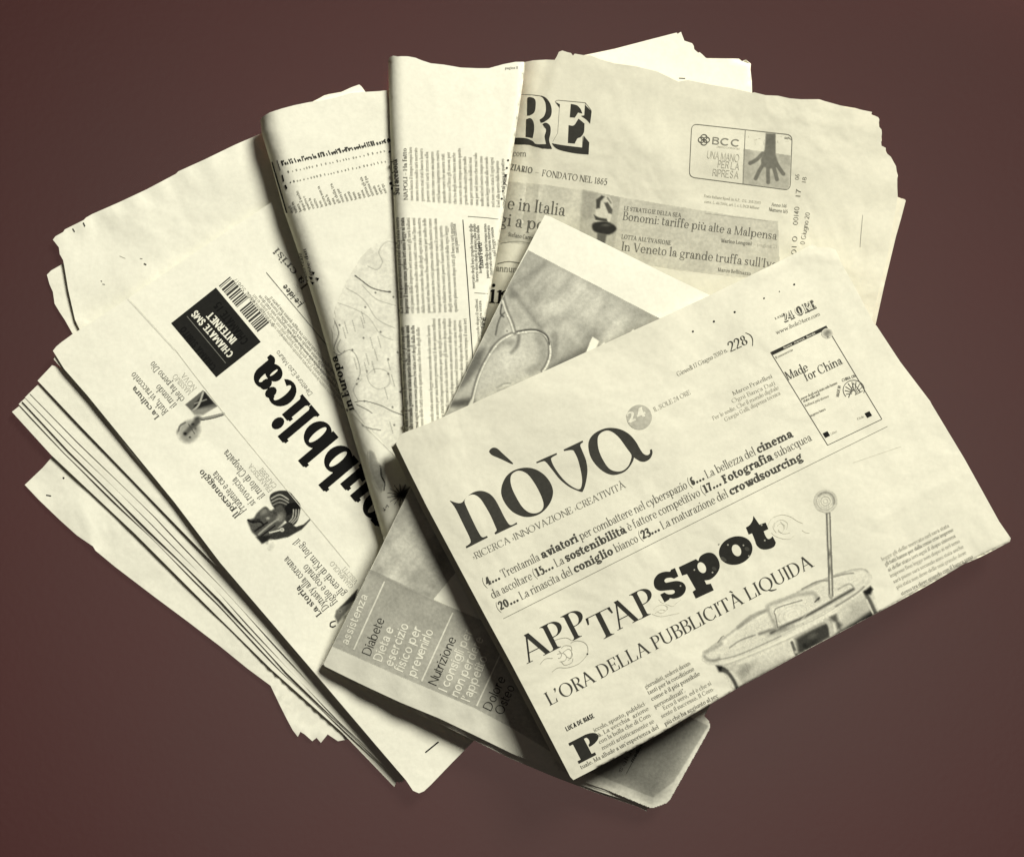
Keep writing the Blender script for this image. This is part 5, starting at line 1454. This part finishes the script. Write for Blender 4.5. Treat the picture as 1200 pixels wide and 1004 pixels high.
pr.text('MADE IN', z7(868, 790), z7(878, 735), 3.6, SANSB, .55, .18); pr.text('CHINA OK', z7(885, 715), z7(955, 690), 3.6, SANSB, .6, .18)
def sq(x, y, k): 
    p = np.array(z7(x, y)); a = unit(TL, TR)*k; b = dwn*k
    pr.poly([p-a-b, p+a-b, p+a+b, p-a+b], .15, .18)
sq(805, 978, 3.1); sq(1015, 878, 3.1)
pr.text('Edizioni', z7(830, 980), z7(860, 966), 2.6, SANS, .7, .18); pr.text('Il Sole', z7(963, 906), z7(995, 892), 2.8, SANS, .6, .18)
pr.build('advert_panel', fp, root)
pc = Picture(sN, 955, 384, 982, 404, .7, 44)
pc.blob(969.5, 390.5, 8, 7, .55, .9, 0, .2); pc.blob(967, 388, 2.5, 2.2, .8, .9); pc.blob(972, 392, 2.6, 2, .75, .9); pc.blob(970, 395, 2, 2, .35, .8)
pc.build('flower_picture', fp, root, .2)

# pencil hands
pr = Print(sN)
zh = lambda pts: [(600+p[0]/5, 590+p[1]/5) for p in pts]
def pen(p, t=.74, w=.75): pr.line(p, w, t, .15, 4)
pen(zh([(165, 940), (195, 908), (240, 905)])); pen(zh([(235, 985), (270, 960), (325, 960), (385, 940), (425, 905), (445, 870), (440, 830), (415, 808), (375, 802), (345, 815)]), .76)
for q in ([(265, 880), (300, 875), (320, 895), (310, 918), (280, 925)], [(300, 870), (330, 850), (350, 868), (345, 900), (330, 915)], [(290, 845), (310, 830), (345, 835), (352, 860)], [(320, 895), (345, 905), (355, 885), (350, 870)], [(290, 925), (310, 945), (350, 930), (358, 905)], [(275, 860), (290, 880), (285, 900), (270, 905)],
          [(250, 800), (280, 790), (320, 785), (350, 800)]): pen(zh(q), .76)
pr.dot(*zh([(442, 880)])[0], 1.1, .3, .16)
flush('hand_sketch')
for q in ([(830, 620), (850, 600), (880, 590), (905, 600), (910, 620)], [(840, 640), (870, 620), (900, 625)], [(820, 645), (870, 660), (930, 650), (980, 640)], [(860, 560), (880, 580), (900, 575)], [(900, 585), (940, 600), (960, 585), (990, 560)], [(850, 630), (880, 640), (915, 610), (900, 595)]): pen(zh(q), .9, .65)
flush('hand_sketch')
zq = lambda pts: [(760+p[0]/5, 480+p[1]/5) for p in pts]
for q in ([(700, 680), (725, 635), (780, 615), (830, 625), (870, 650), (905, 665)], [(735, 690), (750, 655), (785, 645), (815, 665), (810, 700)], [(755, 680), (775, 665), (800, 680), (790, 705)], [(720, 720), (745, 740), (790, 755), (830, 755), (860, 730)], [(760, 710), (790, 725), (830, 720)], [(900, 705), (920, 718), (945, 722)], [(775, 655), (795, 690), (780, 720), (760, 700)], [(740, 660), (730, 690), (750, 720)]): pen(zq(q), .9, .65)
pr.build('hand_sketch', fp, root)

# jar and stirrer
pc = Picture(sN, 815, 565, 1050, 818, .8, 51)
z = lambda pts: [(760+p[0]/4, 580+p[1]/4) for p in pts]
def st(p, w, v, sf=1.2, op=1.0): pc.stroke(z(p), w/4, v, sf, op)
BODYP = z([(320, 790), (400, 790), (640, 690), (860, 560), (1010, 450), (1045, 440), (1078, 555), (905, 640), (700, 750), (415, 925)])
pc.poly(BODYP, .90, 4)
pc.poly(z([(290, 745), (420, 640), (560, 550), (720, 465), (880, 395), (1000, 365), (1000, 400), (880, 480), (600, 640), (380, 740)]), .95, 8)
bm = in_poly(pc.X, pc.Y, BODYP)*1.0
pc.noise(30, .07, bm)
pc.poly(z([(400, 800), (520, 740), (660, 690), (690, 760), (560, 840), (440, 900)]), .92, 6, .8); pc.poly(z([(430, 800), (470, 785), (460, 850), (520, 800), (640, 760), (600, 820), (440, 905)]), .74, 8, .6)
pc.poly(z([(688, 672), (760, 630), (850, 585), (862, 640), (850, 668), (742, 735), (700, 745)]), .27, 4)
pc.blob(760+770/4, 580+660/4, 10, 6, .46, .6, -.5); pc.blob(760+735/4, 580+705/4, 6, 5, .15, .9)
pc.poly(z([(862, 668), (900, 632), (960, 598), (1048, 540), (1066, 552), (1080, 585), (900, 680)]), .12, 4); pc.poly(z([(935, 640), (1010, 560), (1045, 540), (1062, 565), (940, 632)]), .30, 8, .8)
pc.poly(z([(900, 590), (960, 530), (1020, 470), (1040, 530), (960, 590), (905, 625)]), .80, 5)
pc.poly(z([(845, 570), (880, 556), (890, 590), (908, 606), (900, 628), (884, 628), (876, 596), (862, 590)]), .36, 3); st([(830, 580), (850, 610), (858, 655)], 20, .80, 3)
st([(1015, 455), (1045, 510), (1065, 560)], 18, .4, 3); st([(1022, 490), (1040, 530), (1055, 560)], 8, .9, 1.5)
pc.poly(z([(1008, 452), (1040, 425), (1052, 440), (1040, 466), (1020, 466)]), .12, 2)
pc.poly(z([(316, 797), (345, 800), (375, 822), (356, 828), (330, 828)]), .12, 2); st([(350, 818), (375, 835), (400, 870), (420, 915)], 16, .34, 3); st([(395, 830), (425, 870), (440, 905)], 12, .95, 2)
st([(455, 790), (470, 835), (455, 820)], 4, .7, 1.5); st([(672, 690), (690, 740), (700, 755)], 14, .3, 2, .8); pc.blob(760+690/4, 580+735/4, 3, 3, .85, .9); pc.blob(760+733/4, 580+735/4, 2, 4, .9, .9)
# rim
st([(265, 745), (290, 715), (340, 680), (420, 620), (560, 535), (700, 455), (850, 385), (960, 350), (1015, 350), (1032, 375), (1020, 400), (960, 440)], 10, .78, 3)
st([(268, 760), (300, 775), (380, 752), (480, 715), (600, 660), (760, 575), (900, 490), (1000, 425), (1030, 385)], 40, .93, 3)
st([(262, 755), (280, 772), (310, 775), (330, 765)], 12, .66, 4); st([(265, 735), (300, 720), (340, 695)], 18, .74, 4)
st([(300, 775), (400, 755), (500, 715), (620, 660)], 5, .62, 1.5); st([(350, 800), (470, 755), (600, 700), (720, 645)], 6, .78, 3); st([(420, 790), (520, 745), (640, 695)], 12, .97, 5); st([(690, 640), (800, 585), (900, 530)], 12, .97, 4); pc.poly(z([(410, 830), (450, 800), (500, 790), (440, 860)]), .6, 6, .7); pc.poly(z([(520, 845), (600, 800), (660, 765), (640, 790), (540, 850)]), .55, 6, .6); pc.poly(z([(560, 655), (600, 632), (680, 610), (640, 640)]), .5, 6, .7); st([(740, 640), (790, 615), (850, 590)], 5, .8, 3, .7); pc.blob(760+770/4, 580+690/4, 12, 5, .18, .7, -.5)
st([(575, 645), (640, 610), (730, 570), (830, 515), (890, 480), (960, 440)], 12, .32, 4); st([(640, 640), (730, 600), (820, 555), (960, 470), (1010, 430)], 7, .58, 2.5)
st([(730, 600), (810, 560), (870, 525)], 7, .96, 1.5); st([(620, 650), (720, 605)], 6, .9, 1.5); st([(520, 650), (580, 630), (640, 620)], 12, .55, 4)
st([(420, 620), (480, 570), (560, 535)], 16, .60, 4, .8); st([(720, 440), (790, 405), (840, 400)], 8, .62, 2); st([(860, 385), (920, 370), (960, 365)], 6, .6, 2); st([(890, 440), (940, 415), (960, 430)], 6, .68, 2)
st([(380, 715), (430, 680), (500, 655)], 6, .58, 2); st([(325, 690), (340, 668), (352, 658)], 5, .5, 1.5)
# inner tumbler
st([(600, 620), (580, 580), (563, 540), (560, 520), (590, 505), (660, 480), (730, 462), (770, 460), (790, 480), (795, 492)], 18, .74, 5); st([(585, 575), (572, 535), (600, 515), (700, 482)], 8, .9, 1.5); st([(605, 620), (596, 570), (590, 545), (610, 525), (720, 492)], 4, .42, 1.5)
for k, rr_ in enumerate((22, 44, 68)):
    st([(675+rr_*math.cos(a), 560+rr_*.62*math.sin(a)-rr_*.25*math.cos(a)) for a in np.linspace(2.6, 7.2, 14)], 3, .84, 1.5)
st([(780, 500), (800, 480), (795, 490)], 6, .25, 1.5)
# stirrer and its ball
st([(842, 82), (846, 200), (852, 340), (855, 470)], 24, .60, 1.5); st([(836, 82), (840, 200), (846, 340), (849, 470)], 6, .42, 1.2); st([(850, 82), (853, 200), (858, 330), (861, 470)], 6, .50, 1.2); st([(843, 90), (846, 200), (851, 330), (855, 470)], 7, .93, 1.2)
pc.blob(760+848/4, 580+275/4, 3, 10, .35, .7); pc.blob(760+850/4, 580+345/4, 3, 10, .36, .6)
st([(850, 470), (856, 482)], 14, .7, 2)
cx, cy = 967.5, 587
for rr_, v, w in ((13, .86, 2.6), (10.5, .78, 1.6), (8, .88, 1.4), (5.5, .76, 1.3), (2.5, .84, 1.5)):
    pc.stroke([(cx+rr_*math.cos(a)*1.0, cy+rr_*math.sin(a)*.98) for a in np.linspace(0, 6.3, 24)], w, v, 1.2, 1, 1)
pc.stroke([(cx+10*math.cos(a), cy+10*math.sin(a)) for a in np.linspace(3.8, 6.6, 12)], 2.6, .6, 2, .8, 1)
pc.blob(cx-3, cy-2, 3, 3, .95, .8); pc.blob(cx+3, cy+3, 3, 4, .9, .6)
pc.grain(.02, (pc.t < .97)*1.0)
pc.build('jar_picture', fp, root, .10, [(x, y) for x, y in NOVA])
